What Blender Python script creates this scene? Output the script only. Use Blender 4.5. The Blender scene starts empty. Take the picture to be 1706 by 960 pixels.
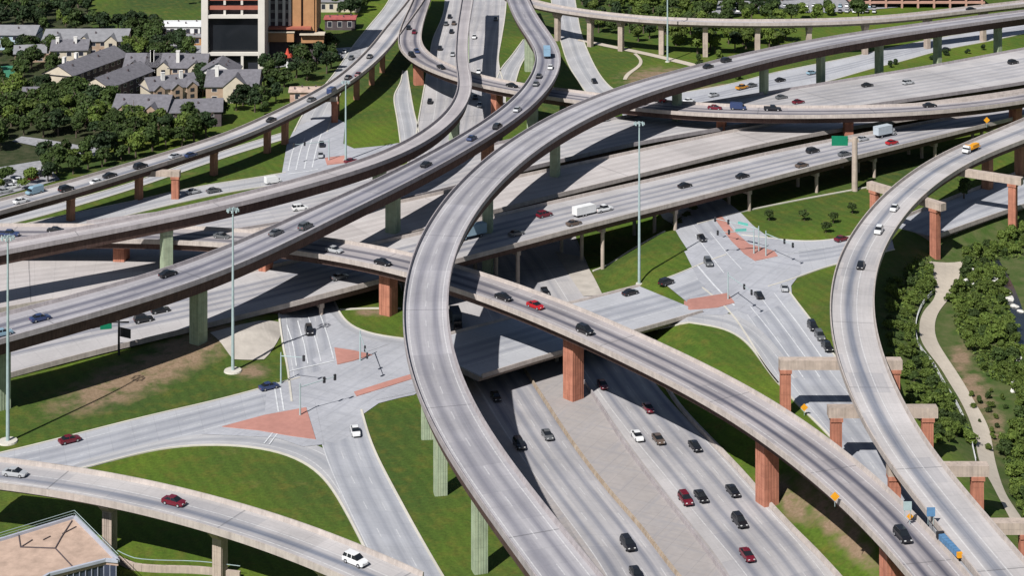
import bpy, math, random
import numpy as np
from mathutils import Vector
from mathutils.geometry import tessellate_polygon
random.seed(7); np.random.seed(7)
S = bpy.context.scene
COL = S.collection
# ------------------------------------------------------------------ camera geometry
F, HC, YH, CX = 3200.0, 170.0, -600.0, 853.0
def P(px, py, z=0.0):
    Y = F * (HC - z) / (py - YH)
    return np.array([(px - CX) * Y / F, Y, z])
def proj(p):
    return (CX + F * p[0] / p[1], YH + F * (HC - p[2]) / p[1])
cam = bpy.data.cameras.new('camera'); camo = bpy.data.objects.new('camera', cam); COL.objects.link(camo)
camo.location = (0, 0, HC); camo.rotation_euler = (math.pi / 2, 0, 0)
cam.sensor_width = 36.0; cam.lens = F / 1706 * 36.0
cam.shift_y = -(480 - YH) / 1706.0
cam.clip_start = 1.0; cam.clip_end = 12000
S.camera = camo
# ------------------------------------------------------------------ light
SUN_EL, SUN_AZ = math.radians(47), math.radians(32)     # shadows fall away from the camera, 32 deg to the right
W = bpy.data.worlds.new('World'); S.world = W; W.use_nodes = True
nt = W.node_tree; bg = nt.nodes['Background']
sky = nt.nodes.new('ShaderNodeTexSky'); sky.sky_type = 'NISHITA'; sky.sun_disc = False
sky.sun_elevation = SUN_EL; sky.sun_rotation = math.pi + SUN_AZ
nt.links.new(sky.outputs[0], bg.inputs[0]); bg.inputs[1].default_value = 0.05
sl = bpy.data.lights.new('sun', 'SUN'); sl.energy = 5.0; sl.angle = math.radians(0.5); sl.color = (1.0, 0.975, 0.95)
so = bpy.data.objects.new('sun', sl); COL.objects.link(so)
ldir = Vector((math.sin(SUN_AZ) * math.cos(SUN_EL), math.cos(SUN_AZ) * math.cos(SUN_EL), -math.sin(SUN_EL)))
so.rotation_euler = ldir.to_track_quat('-Z', 'Y').to_euler(); so.location = (-200, 0, 400)
S.view_settings.view_transform = 'Standard'; S.view_settings.look = 'None'
S.view_settings.exposure = 0.12; S.view_settings.gamma = 1.0
S.cycles.max_bounces = 4; S.cycles.diffuse_bounces = 1; S.cycles.use_denoising = True

# ------------------------------------------------------------------ node helper
class NG:
    def __init__(s, name):
        s.m = bpy.data.materials.new(name); s.m.use_nodes = True
        s.t = s.m.node_tree; s.b = s.t.nodes['Principled BSDF']; s.b.inputs['Roughness'].default_value = 0.85
        s.b.inputs['Specular IOR Level'].default_value = 0.25
    def n(s, t): return s.t.nodes.new(t)
    def put(s, sock, v):
        if v is None: return
        if isinstance(v, (int, float)): sock.default_value = v
        elif isinstance(v, tuple): sock.default_value = v if len(v) != 3 or sock.type != 'RGBA' else (*v, 1)
        else: s.t.links.new(v, sock)
    def math(s, op, a, b=None, c=None, clamp=False):
        n = s.n('ShaderNodeMath'); n.operation = op; n.use_clamp = clamp
        s.put(n.inputs[0], a); s.put(n.inputs[1], b); s.put(n.inputs[2], c)
        return n.outputs[0]
    def mix(s, f, a, b, mode='MIX'):
        n = s.n('ShaderNodeMix'); n.data_type = 'RGBA'; n.blend_type = mode
        s.put(n.inputs[0], f); s.put(n.inputs[6], a); s.put(n.inputs[7], b)
        return n.outputs[2]
    def obj(s): return s.n('ShaderNodeTexCoord').outputs['Object']
    def uv(s):
        n = s.n('ShaderNodeSeparateXYZ'); s.t.links.new(s.n('ShaderNodeTexCoord').outputs['UV'], n.inputs[0])
        return n.outputs[0], n.outputs[1]
    def comb(s, x, y, z=0.0):
        n = s.n('ShaderNodeCombineXYZ'); s.put(n.inputs[0], x); s.put(n.inputs[1], y); s.put(n.inputs[2], z); return n.outputs[0]
    def noise(s, vec, scale, detail=4, rough=0.6):
        n = s.n('ShaderNodeTexNoise'); s.put(n.inputs['Vector'], vec); n.inputs['Scale'].default_value = scale
        n.inputs['Detail'].default_value = detail; n.inputs['Roughness'].default_value = rough
        return n.outputs[0]
    def map(s, v, a, b, c=0.0, d=1.0):
        n = s.n('ShaderNodeMapRange'); s.put(n.inputs[0], v)
        for i, k in enumerate((a, b, c, d)): s.put(n.inputs[i + 1], k)
        return n.outputs[0]
    def out(s, col, rough=None, bump=None, bs=0.3, bd=0.1):
        s.put(s.b.inputs['Base Color'], col)
        if rough is not None: s.put(s.b.inputs['Roughness'], rough)
        if bump is not None:
            n = s.n('ShaderNodeBump'); s.put(n.inputs['Height'], bump); n.inputs['Strength'].default_value = bs; n.inputs['Distance'].default_value = bd
            s.t.links.new(n.outputs[0], s.b.inputs['Normal'])
        return s.m
MATS = {}
def plain(name, c, rough=0.8, var=0.25, scale=0.6, spec=None, metal=0.0):
    if name in MATS: return MATS[name]
    g = NG(name); o = g.obj()
    f = g.noise(o, scale, 5)
    f = g.map(f, 0.3, 0.7, 1 - var, 1 + var)
    col = g.mix(1.0, c, g.comb(f, f, f), 'MULTIPLY')
    if spec is not None: g.b.inputs['Specular IOR Level'].default_value = spec
    g.b.inputs['Metallic'].default_value = metal
    MATS[name] = g.out(col, rough); return MATS[name]
def road_mat(name, shoulder, lane, lanes, dash=True, streak=0.5, joint=38.0, edge_lines=True, seam=True):
    """UV.x metres across from the centre line, UV.y metres along; lanes = list of lane-centre offsets (3.7 m lanes)"""
    g = NG(name); u, v = g.uv()
    # long tyre-polished streaks that follow the traffic
    n1 = g.noise(g.comb(g.math('MULTIPLY', u, 0.9), g.math('MULTIPLY', v, 0.012)), 1.0, 4)
    n2 = g.noise(g.comb(g.math('MULTIPLY', u, 2.5), g.math('MULTIPLY', v, 0.05)), 1.0, 3)
    n3 = g.noise(g.comb(u, v), 0.06, 5)
    n4 = g.noise(g.comb(u, v), 1.3, 3)
    lo, hi = min(lanes) - 1.85, max(lanes) + 1.85
    inl = g.math('MULTIPLY', g.map(u, lo - 0.5, lo + 0.5), g.map(u, hi - 0.5, hi + 0.5, 1.0, 0.0))
    ph = g.math('MULTIPLY', g.math('SUBTRACT', u, lanes[0]), 2 * math.pi / 3.7)
    wave = g.math('MULTIPLY_ADD', g.math('COSINE', ph), 0.5, 0.5)
    wave = g.math('POWER', wave, 2.0)
    dark = g.math('MULTIPLY', inl, g.math('MULTIPLY_ADD', wave, 0.65, g.map(n1, 0.3, 0.75, -0.05, 0.55)), clamp=True)
    col = g.mix(g.math('MULTIPLY', dark, streak * 1.35, clamp=True), shoulder, lane)
    f = g.math('ADD', g.map(n3, 0.3, 0.7, 0.86, 1.12), g.map(n2, 0.3, 0.7, -0.06, 0.06))
    f = g.math('ADD', f, g.map(n4, 0.3, 0.7, -0.04, 0.04))
    if seam:   # each cast span weathers a little differently
        w = g.n('ShaderNodeTexWhiteNoise'); w.noise_dimensions = '1D'
        g.put(w.inputs['W'], g.math('FLOOR', g.math('DIVIDE', v, joint)))
        f = g.math('ADD', f, g.map(w.outputs[0], 0, 1, -0.07, 0.07))
    col = g.mix(1.0, col, g.comb(f, f, f), 'MULTIPLY')
    if seam:
        jm = g.math('ABSOLUTE', g.math('SUBTRACT', g.math('FRACT', g.math('DIVIDE', v, joint)), 0.5))
        col = g.mix(g.math('MULTIPLY', g.math('LESS_THAN', jm, 0.16 / joint), 0.5), col, (0.08, 0.08, 0.085))
    tj = g.math('LESS_THAN', g.math('FRACT', g.math('DIVIDE', v, 5.2)), 0.03); col = g.mix(g.math('MULTIPLY', tj, .16), col, (0.12, .12, .13))
    pt = g.noise(g.comb(g.math('MULTIPLY', g.math('FLOOR', g.math('DIVIDE', u, 3.7)), 7.3), g.math('FLOOR', g.math('DIVIDE', v, 10.4))), 3.1, 0); col = g.mix(g.map(pt, .58, .66, 0, .22), col, lane)
    oil = g.noise(g.comb(g.math('MULTIPLY', u, 1.6), g.math('MULTIPLY', v, .35)), 1.0, 5); col = g.mix(g.map(oil, .66, .78, 0, .35), col, (0.09, .09, .1))
    ln = None
    def line(x, w=0.11):
        return g.math('LESS_THAN', g.math('ABSOLUTE', g.math('SUBTRACT', u, x)), w)
    if edge_lines:
        ln = g.math('MAXIMUM', line(lo), line(hi))
    if dash and len(lanes) > 1:
        dm = g.math('LESS_THAN', g.math('FRACT', g.math('DIVIDE', v, 12.0)), 0.3)
        for a, b in zip(sorted(lanes)[:-1], sorted(lanes)[1:]):
            l = g.math('MULTIPLY', g.math('MULTIPLY', line((a + b) / 2), dm), 0.8)
            ln = l if ln is None else g.math('MAXIMUM', ln, l)
    if ln is not None:
        wear = g.map(n4, 0.3, 0.6, 0.12, 0.5)
        col = g.mix(g.math('MULTIPLY', ln, wear), col, (0.72, 0.72, 0.7))
    return g.out(col, 0.82)
def pier_mat(name, c1, c2):
    g = NG(name); o = g.obj()
    n = g.noise(o, 0.5, 5); z = g.n('ShaderNodeSeparateXYZ'); g.t.links.new(o, z.inputs[0])
    st = g.noise(g.comb(g.math('MULTIPLY', z.outputs[0], 2.2), g.math('MULTIPLY', z.outputs[1], 2.2), g.math('MULTIPLY', z.outputs[2], 0.12)), 1.0, 4)
    col = g.mix(g.map(st, 0.35, 0.7), c1, c2)
    pl = g.math('LESS_THAN', g.math('FRACT', g.math('DIVIDE', z.outputs[2], 2.4)), .035)
    col = g.mix(g.math('MULTIPLY', pl, .3), col, tuple(c * .45 for c in c2)); dr = g.noise(g.comb(g.math('MULTIPLY', z.outputs[0], .8), g.math('MULTIPLY', z.outputs[1], .8), g.math('MULTIPLY', z.outputs[2], .05)), 1.0, 5)
    col = g.mix(g.map(dr, .55, .72, 0, .3 if 'parapet' in name else .55), col, tuple(c * .55 for c in c2))
    f = g.map(n, 0.3, 0.7, 0.82, 1.14)
    return g.out(g.mix(1.0, col, g.comb(f, f, f), 'MULTIPLY'), 0.9, st, 0.3, 0.1)

M_PAR = pier_mat('parapet_concrete', (0.48, 0.425, 0.385), (0.40, 0.35, 0.32))
M_PARG = pier_mat('parapet_grey', (0.38, 0.345, 0.345), (0.31, 0.28, 0.285))
M_STEEL = pier_mat('weathering_steel', (0.115, 0.072, 0.06), (0.075, 0.045, 0.04))
M_CGIRD = pier_mat('girder_concrete', (0.30, 0.25, 0.21), (0.22, 0.18, 0.16))
M_GREEN = pier_mat('green_concrete', (0.40, 0.45, 0.31), (0.30, 0.37, 0.26))
M_ORANGE = pier_mat('terracotta_concrete', (0.50, 0.215, 0.14), (0.37, 0.15, 0.10))
M_BEIGE = pier_mat('beige_concrete', (0.50, 0.41, 0.34), (0.40, 0.33, 0.28))
M_BROWN = pier_mat('brown_concrete', (0.46, 0.24, 0.15), (0.34, 0.17, 0.11))
M_DECKA = road_mat('deck_grey', (0.40, 0.385, 0.395), (0.17, 0.168, 0.198), [-1.85, 1.85], joint=52.0, streak=0.6)
M_DECKB = road_mat('deck_blue_grey', (0.355, 0.34, 0.355), (0.105, 0.107, 0.14), [-1.85, 1.85], streak=0.7)
M_DECKC = road_mat('deck_pale', (0.40, 0.37, 0.37), (0.28, 0.262, 0.275), [0.0], streak=0.4)
M_DECKD = road_mat('deck_dark_centre', (0.40, 0.365, 0.36), (0.085, 0.085, 0.11), [-1.85, 1.85], streak=0.75)
M_DECKG = road_mat('deck_single_lane', (0.455, 0.43, 0.42), (0.16, 0.175, 0.215), [0.8], streak=0.8)
M_FWY = road_mat('freeway_concrete', (0.435, 0.415, 0.41), (0.185, 0.192, 0.228), [-5.55, -1.85, 1.85, 5.55], streak=0.65, joint=85, seam=False)
M_FWY3 = road_mat('freeway_wide', (0.445, 0.425, 0.42), (0.23, 0.235, 0.265), [-9.25, -5.55, -1.85, 1.85, 5.55, 9.25], streak=0.42, joint=60)
M_HOV = road_mat('freeway_pale', (0.475, 0.44, 0.425), (0.37, 0.34, 0.33), [-3.7, 0, 3.7], streak=0.5, joint=60)
M_FRONT = road_mat('frontage_concrete', (0.42, 0.425, 0.445), (0.25, 0.26, 0.295), [-3.7, 0.0, 3.7], streak=0.6, seam=False)
M_FRONT2 = road_mat('ramp_concrete', (0.42, 0.415, 0.42), (0.27, 0.28, 0.305), [0.0], streak=0.6, dash=False, seam=False)
def pave_mat(name, c, v=0.12, slabs=False):
    g = NG(name); o = g.obj()
    n1 = g.noise(o, 0.05, 5); n2 = g.noise(o, 0.8, 4)
    f = g.math('ADD', g.map(n1, 0.3, 0.7, 1 - v, 1 + v), g.map(n2, 0.3, 0.7, -0.05, 0.05))
    col = g.mix(1.0, c, g.comb(f, f, f), 'MULTIPLY')
    if slabs:   # cast slab joints, tyre-darkened sweeps and oil drips
        z = g.n('ShaderNodeSeparateXYZ'); g.t.links.new(o, z.inputs[0]); a = math.radians(62)
        u = g.math('ADD', g.math('MULTIPLY', z.outputs[0], math.cos(a)), g.math('MULTIPLY', z.outputs[1], math.sin(a)))
        w = g.math('SUBTRACT', g.math('MULTIPLY', z.outputs[1], math.cos(a)), g.math('MULTIPLY', z.outputs[0], math.sin(a)))
        j = g.math('MAXIMUM', g.math('LESS_THAN', g.math('FRACT', g.math('DIVIDE', u, 4.6)), .035), g.math('LESS_THAN', g.math('FRACT', g.math('DIVIDE', w, 3.7)), .04))
        st = g.noise(g.comb(g.math('MULTIPLY', u, .035), g.math('MULTIPLY', w, .55)), 1.0, 4); s2 = g.noise(g.comb(g.math('MULTIPLY', u, .5), g.math('MULTIPLY', w, .03)), 1.0, 4)
        col = g.mix(g.map(g.math('MAXIMUM', st, s2), .52, .75, 0, .5), col, (0.24, 0.25, 0.285)); col = g.mix(g.math('MULTIPLY', j, .22), col, (0.15, .15, .16))
    return g.out(col, 0.85)
M_PAVE = pave_mat('junction_concrete', (0.395, 0.40, 0.425), .14, True)
M_PATH = pave_mat('path_concrete', (0.50, 0.44, 0.36))
M_BRICK = pave_mat('brick_paving', (0.44, 0.215, 0.175), 0.2)
M_KERB = pave_mat('kerb_concrete', (0.56, 0.53, 0.46))
M_MARK = plain('road_paint', (0.60, 0.61, 0.62), 0.7, 0.2, .9)
M_WATER = plain('creek_water', (0.02, 0.025, 0.03), 0.15, 0.2, 0.1, 0.5)
M_STEELG = plain('galvanised_steel', (0.36, 0.45, 0.45), 0.5, 0.1, 1.0)
M_DARK = plain('dark_metal', (0.035, 0.035, 0.04), 0.6, 0.1, 1.0)
M_GSIGN = plain('sign_green', (0.01, 0.20, 0.11), 0.5, 0.1, 1.0)
M_YSIGN = plain('sign_orange', (0.75, 0.33, 0.02), 0.5, 0.1, 1.0)
M_BLUE = plain('sign_blue', (0.10, 0.22, 0.38), 0.5, 0.15, 1.0)
M_WHITE = plain('white_paint', (0.75, 0.75, 0.74), 0.6, 0.1, 0.5)
M_TYRE = plain('tyre_rubber', (0.02, 0.02, 0.02), 0.8, 0.1, 1.0)
M_GLASS = plain('dark_glass', (0.015, 0.018, 0.022), 0.12, 0.05, 1.0, 0.5)

# ------------------------------------------------------------------ mesh helper
class MB:
    def __init__(s): s.v = []; s.f = []; s.uv = []; s.mi = []
    def quad(s, a, b, c, d, uv=None, mi=0):
        i = len(s.v); s.v += [tuple(map(float, q)) for q in (a, b, c, d)]; s.f.append((i, i + 1, i + 2, i + 3)); s.uv.append(uv); s.mi.append(mi)
    def face(s, pts, mi=0):
        i = len(s.v); s.v += [tuple(map(float, q)) for q in pts]; s.f.append(tuple(range(i, i + len(pts)))); s.uv.append(None); s.mi.append(mi)
    def box(s, c, d, rot=0.0, mi=0, top=None):
        """c centre, d full sizes; top = (sx, sy) scale of the top face"""
        ca, sa = math.cos(rot), math.sin(rot); tx, ty = top or (1, 1); q = []
        for kz in (-1, 1):
            fx, fy = (tx, ty) if kz > 0 else (1, 1)
            for kx, ky in ((-1, -1), (1, -1), (1, 1), (-1, 1)):
                x, y = kx * d[0] / 2 * fx, ky * d[1] / 2 * fy
                q.append((c[0] + x * ca - y * sa, c[1] + x * sa + y * ca, c[2] + kz * d[2] / 2))
        i = len(s.v); s.v += q
        for fc in ((3, 2, 1, 0), (4, 5, 6, 7), (0, 1, 5, 4), (1, 2, 6, 5), (2, 3, 7, 6), (3, 0, 4, 7)):
            s.f.append(tuple(i + k for k in fc)); s.uv.append(None); s.mi.append(mi)
    def beam(s, a, b, w, h, mi=0):
        a, b = np.array(a, float), np.array(b, float); d = b - a; L = np.linalg.norm(d); t = d / L
        n = np.array([-t[1], t[0], 0.0]); n = n / (np.linalg.norm(n) + 1e-9); u = np.cross(t, n)
        q = []
        for p in (a, b):
            for kn, ku in ((-1, -1), (1, -1), (1, 1), (-1, 1)): q.append(tuple(p + n * kn * w / 2 + u * ku * h / 2))
        i = len(s.v); s.v += q
        for fc in ((3, 2, 1, 0), (4, 5, 6, 7), (0, 1, 5, 4), (1, 2, 6, 5), (2, 3, 7, 6), (3, 0, 4, 7)):
            s.f.append(tuple(i + k for k in fc)); s.uv.append(None); s.mi.append(mi)
    def cyl(s, a, b, r0, r1, n=10, mi=0):
        a, b = Vector(a), Vector(b); t = (b - a).normalized(); o = t.orthogonal().normalized(); w = t.cross(o)
        i = len(s.v)
        for p, r in ((a, r0), (b, r1)):
            for k in range(n):
                an = 2 * math.pi * k / n; s.v.append(tuple(p + o * (r * math.cos(an)) + w * (r * math.sin(an))))
        for k in range(n):
            s.f.append((i + k, i + (k + 1) % n, i + n + (k + 1) % n, i + n + k)); s.uv.append(None); s.mi.append(mi)
        s.f.append(tuple(i + n + k for k in range(n))); s.uv.append(None); s.mi.append(mi)
        s.f.append(tuple(i + n - 1 - k for k in range(n))); s.uv.append(None); s.mi.append(mi)
    def prism(s, prof, y0, y1, mi=0, tap=None):
        """profile of (x,z) pairs extruded along y; tap = function z -> half-width factor"""
        n = len(prof); i = len(s.v)
        for y in (y0, y1):
            for x, z in prof: s.v.append((x, y * (tap(z) if tap else 1.0), z))
        for k in range(n):
            s.f.append((i + k, i + (k + 1) % n, i + n + (k + 1) % n, i + n + k)); s.uv.append(None); s.mi.append(mi)
        s.f.append(tuple(i + n - 1 - k for k in range(n))); s.uv.append(None); s.mi.append(mi)
        s.f.append(tuple(i + n + k for k in range(n))); s.uv.append(None); s.mi.append(mi)
    def mesh(s, name, mats):
        me = bpy.data.meshes.new(name); me.from_pydata(s.v, [], s.f)
        for m in (mats if isinstance(mats, (list, tuple)) else [mats]): me.materials.append(m)
        me.polygons.foreach_set('material_index', s.mi)
        if any(u is not None for u in s.uv):
            l = me.uv_layers.new(name='UVMap'); fl = []
            for fc, u in zip(s.f, s.uv): fl += [c for q in (u or [(0, 0)] * len(fc)) for c in q]
            l.data.foreach_set('uv', fl)
        me.update(); return me
    def build(s, name, mats, parent=None):
        return link(name, s.mesh(name, mats), parent)
def link(name, me, parent=None):
    o = bpy.data.objects.new(name, me); COL.objects.link(o)
    if parent is not None: o.parent = parent
    return o
def tag(o, label=None, cat=None, group=None, kind=None):
    if label: o['label'] = label
    if cat: o['category'] = cat
    if group: o['group'] = group
    if kind: o['kind'] = kind
    return o
def thing(name, label, cat, loc=(0, 0, 0), rz=0.0, group=None):
    o = bpy.data.objects.new(name, None); COL.objects.link(o); o.location = tuple(map(float, loc)); o.rotation_euler = (0, 0, rz)
    o.empty_display_size = 1.0
    return tag(o, label, cat, group)

# ------------------------------------------------------------------ curves
def catmull(pts, step=3.0):
    pts = [np.array(p, float) for p in pts]
    q = [2 * pts[0] - pts[1]] + pts + [2 * pts[-1] - pts[-2]]; out = []
    for i in range(1, len(q) - 2):
        a, b, c, d = q[i - 1:i + 3]; n = max(1, int(np.linalg.norm(c - b) / step))
        for k in range(n):
            t = k / n
            out.append(0.5 * (2 * b + (c - a) * t + (2 * a - 5 * b + 4 * c - d) * t * t + (3 * b - a - 3 * c + d) * t ** 3))
    out.append(pts[-1]); return np.array(out)
def resample(p, step):
    s = np.r_[0, np.cumsum(np.linalg.norm(np.diff(p, axis=0), axis=1))]; n = max(2, int(s[-1] / step) + 1)
    t = np.linspace(0, s[-1], n); return np.stack([np.interp(t, s, p[:, k]) for k in range(p.shape[1])], 1)
def smooth(a, k, it=3):
    a = a.copy()
    if a.ndim == 1: a = a[:, None]
    for _ in range(it):
        pad = np.concatenate([2 * a[:1] - a[1:k + 1][::-1], a, 2 * a[-1:] - a[-k - 1:-1][::-1]])
        c = np.cumsum(np.vstack([np.zeros((1, a.shape[1])), pad]), 0); a = (c[2 * k + 1:] - c[:-2 * k - 1]) / (2 * k + 1)
    return a.squeeze()
def zat(zs, t): return float(np.interp(t, np.linspace(0, 1, len(zs)), zs))
def lift(pix, zs):
    d = np.r_[0, np.cumsum([math.dist(a, b) for a, b in zip(pix[:-1], pix[1:])])]; d = d / d[-1]
    return [P(x, y, zat(zs, t)) for (x, y), t in zip(pix, d)]
def ribbon(Lp, Rp, zs, k=4, wk=12, step=3.0, ext=(0, 0)):
    """two traced edges at heights zs -> centre line, width and sideways normal of the road between them"""
    A, B = catmull(lift(Lp, zs)), catmull(lift(Rp, zs))
    def grow(p, e):
        if e[0]: t = p[0] - p[3]; p = np.vstack([p[0] + t / np.linalg.norm(t) * e[0], p])
        if e[1]: t = p[-1] - p[-4]; p = np.vstack([p, p[-1] + t / np.linalg.norm(t) * e[1]])
        return p
    A, B = grow(A, ext), grow(B, ext)
    A = resample(A, step); Bd = resample(B, step / 2)
    j = [int(np.argmin(((Bd[:, :2] - a[:2]) ** 2).sum(1))) for a in A]
    keep = [i for i in range(len(A)) if (0 < j[i] < len(Bd) - 1)]
    A = A[keep]; Bm = Bd[[j[i] for i in keep]]
    c = (A + Bm) / 2; w = np.linalg.norm((A - Bm)[:, :2], axis=1)
    c = resample(np.c_[c, w], step); w = c[:, 3]; c = c[:, :3]
    k = min(k, (len(c) - 2) // 2); wk = min(wk, (len(c) - 2) // 2)
    c = smooth(c, k); w = smooth(w, wk)
    t = np.gradient(c, axis=0); t[:, 2] = 0; t /= np.linalg.norm(t, axis=1)[:, None]
    n = np.stack([t[:, 1], -t[:, 0], np.zeros(len(t))], 1)
    if np.dot((Bm[len(Bm) // 2] - A[len(A) // 2])[:2], n[len(n) // 2][:2]) < 0: n = -n
    s = np.r_[0, np.cumsum(np.linalg.norm(np.diff(c, axis=0), axis=1))]
    return dict(c=c, w=w, n=n, t=t, s=s)
def loft(rows, name, mat, parent, uvs=None, closed=True, caps=True):
    """rows: stations x ring points"""
    m = MB(); rows = np.array(rows); ns, nr = rows.shape[:2]
    m.v = [tuple(map(float, q)) for q in rows.reshape(-1, 3)]
    for i in range(ns - 1):
        for j in range(nr if closed else nr - 1):
            k = (j + 1) % nr
            m.f.append((i * nr + j, i * nr + k, (i + 1) * nr + k, (i + 1) * nr + j)); m.mi.append(0)
            m.uv.append(None if uvs is None else [uvs[i][j], uvs[i][k], uvs[i + 1][k], uvs[i + 1][j]])
    if caps and closed:
        m.f.append(tuple(range(nr))); m.f.append(tuple((ns - 1) * nr + k for k in range(nr))[::-1]); m.mi += [0, 0]; m.uv += [None, None]
    return m.build(name, mat, parent)
UP = np.array([0, 0, 1.0])
DECKS = {}
def deck(key, name, label, cat, L, R, zs, mat, par=M_PAR, gird=M_STEEL, depth=1.9, inset=1.0, ext=(0, 0), flip=False, k=4, wk=12,
         parh=0.85, group=None, slab=0.32, uvshift=0.0):
    rb = ribbon(L, R, zs, k, wk, ext=ext); c, w, n, s = rb['c'], rb['w'], rb['n'], rb['s']
    root = thing(name, label, cat, (0, 0, 0), 0, group); rb['root'] = root; DECKS[key] = rb; rb['depth'] = depth + slab
    hw = w / 2
    rows, uvs = [], []
    for i in range(len(c)):
        h = hw[i]; e = n[i] * h; z = UP
        rows.append([c[i] - e - z * slab, c[i] - e, c[i] - e * .5, c[i], c[i] + e * .5, c[i] + e, c[i] + e - z * slab])
        q = [-h, -h, -h / 2, 0, h / 2, h, h]
        uvs.append([((-a if flip else a) + uvshift, s[i]) for a in q])
    loft(rows, 'deck', mat, root, uvs)
    for sd in (-1, 1):
        rows = []
        for i in range(len(c)):
            o = c[i] + n[i] * sd * (hw[i] + 0.003); q = n[i] * sd; z = UP
            rows.append([o - z * (slab + .06), o + z * parh, o - q * .25 + z * parh, o - q * .34 + z * .35, o - q * .42 + z * .004, o - q * .42 - z * (slab + .06)])
        loft(rows, 'parapet', par, root)
    rows = []
    for i in range(len(c)):
        a = n[i] * max(hw[i] - inset, 1.0); b = n[i] * max(hw[i] - inset - 0.5, 0.7); z = UP
        rows.append([c[i] - a - z * (slab + .064), c[i] + a - z * (slab + .064), c[i] + b - z * (slab + depth), c[i] - b - z * (slab + depth)])
    loft(rows, 'girder', gird, root)
    return rb
def station(key, px, py):
    rb = DECKS[key]; pr = np.array([proj(p) for p in rb['c']])
    return int(np.argmin(((pr - (px, py)) ** 2).sum(1)))
def ribs(m, x, y, z0, z1, w, d, rot, nr=4):
    ca, sa = math.cos(rot), math.sin(rot)
    for k in range(nr):
        o = (k - (nr - 1) / 2) * w * .8 / nr
        for sy in (-1, 1):
            lx, ly = o, sy * (d / 2 + .03)
            m.box((x + lx * ca - ly * sa, y + lx * sa + ly * ca, (z0 + z1) / 2), (w * .8 / nr * .5, .06, z1 - z0), rot)
            if k < nr - 1 and w < 1.5 * d:
                lx, ly = sy * (w / 2 + .03), o * d / w
                m.box((x + lx * ca - ly * sa, y + lx * sa + ly * ca, (z0 + z1) / 2), (.06, d * .8 / nr * .5, z1 - z0), rot)
def piers(key, spots, mat, w=3.0, d=2.4, flare=1.25, capw=None, label=None, base=None, capmat=None):
    rb = DECKS[key]
    for sp in spots:
        i = station(key, sp[0], sp[1]); c = rb['c'][i]; rot = math.atan2(rb['n'][i][1], rb['n'][i][0])
        zb = sp[2] if len(sp) > 2 else (base if base is not None else hgt(c[0], c[1]))
        zt = c[2] - rb['depth'] + .02
        m = MB(); zc = zt - (2.2 if capw else 1.2)
        m.box((c[0], c[1], (zb - .5 + zc) / 2), (w, d, zc - zb + .5), rot)
        ribs(m, c[0], c[1], zb - .4, zc - .3, w, d, rot)
        o = m.build('pier', mat, rb['root'])
        m = MB()
        cw = capw or w + .3
        ca, sa = math.cos(rot), math.sin(rot)
        pr = [(-w / 2 - .05, zc - .003), (w / 2 + .05, zc - .003), (cw / 2, zt - (.9 if capw else 1.0)), (cw / 2, zt), (-cw / 2, zt), (-cw / 2, zt - (.9 if capw else 1.0))]
        i0 = len(m.v)
        m.prism(pr, -d / 2 - .05, d / 2 + .05)
        m.v = [(c[0] + x * ca - y * sa, c[1] + x * sa + y * ca, z) for x, y, z in m.v]
        m.build('pier_cap', capmat or mat, o)

# ------------------------------------------------------------------ terrain
US75L = [(640, 440), (700, 520), (745, 600), (790, 672), (830, 735), (945, 900), (990, 962), (1060, 1060)]
US75R = [(955, 380), (985, 455), (1004, 500), (1055, 580), (1100, 650), (1159, 712), (1226, 779), (1269, 829), (1332, 896), (1393, 956), (1500, 1060)]
TR = np.array([P(x, y, -6)[:2] for x, y in US75L[::1]] + [P(x, y, -6)[:2] for x, y in ([(1082, 372), (1036, 410)] + US75R[1:])[::-1]])
CREEK = np.array([P(x, y, -4)[:2] for x, y in [(1495, 455), (1520, 420), (1560, 405), (1640, 380), (1720, 350), (1800, 330), (2100, 520), (2100, 1300), (1900, 1300), (1700, 900), (1640, 845), (1560, 735), (1500, 630), (1480, 560)]])
EMB = np.array([P(x, y, 6.5)[:2] for x, y in [(-200, 690), (0, 628), (82, 606), (141, 590), (234, 570), (314, 550), (347, 542), (420, 523), (440, 500), (380, 440), (0, 470), (-300, 560)]])
def sdist(X, Y, poly):
    """signed distance to a polygon, negative inside"""
    d = np.full(X.shape, 1e9); ins = np.zeros(X.shape, bool); n = len(poly)
    for i in range(n):
        a, b = poly[i], poly[(i + 1) % n]; ab = b - a
        t = np.clip(((X - a[0]) * ab[0] + (Y - a[1]) * ab[1]) / (ab @ ab), 0, 1)
        d = np.minimum(d, np.hypot(X - a[0] - t * ab[0], Y - a[1] - t * ab[1]))
        cond = (a[1] > Y) != (b[1] > Y)
        with np.errstate(divide='ignore', invalid='ignore'):
            xi = (b[0] - a[0]) * (Y - a[1]) / (b[1] - a[1] if b[1] != a[1] else 1e-9) + a[0]
        ins ^= cond & (X < xi)
    return np.where(ins, -d, d)
def sst(x, a, b):
    t = np.clip((x - a) / (b - a), 0, 1); return t * t * (3 - 2 * t)
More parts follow.
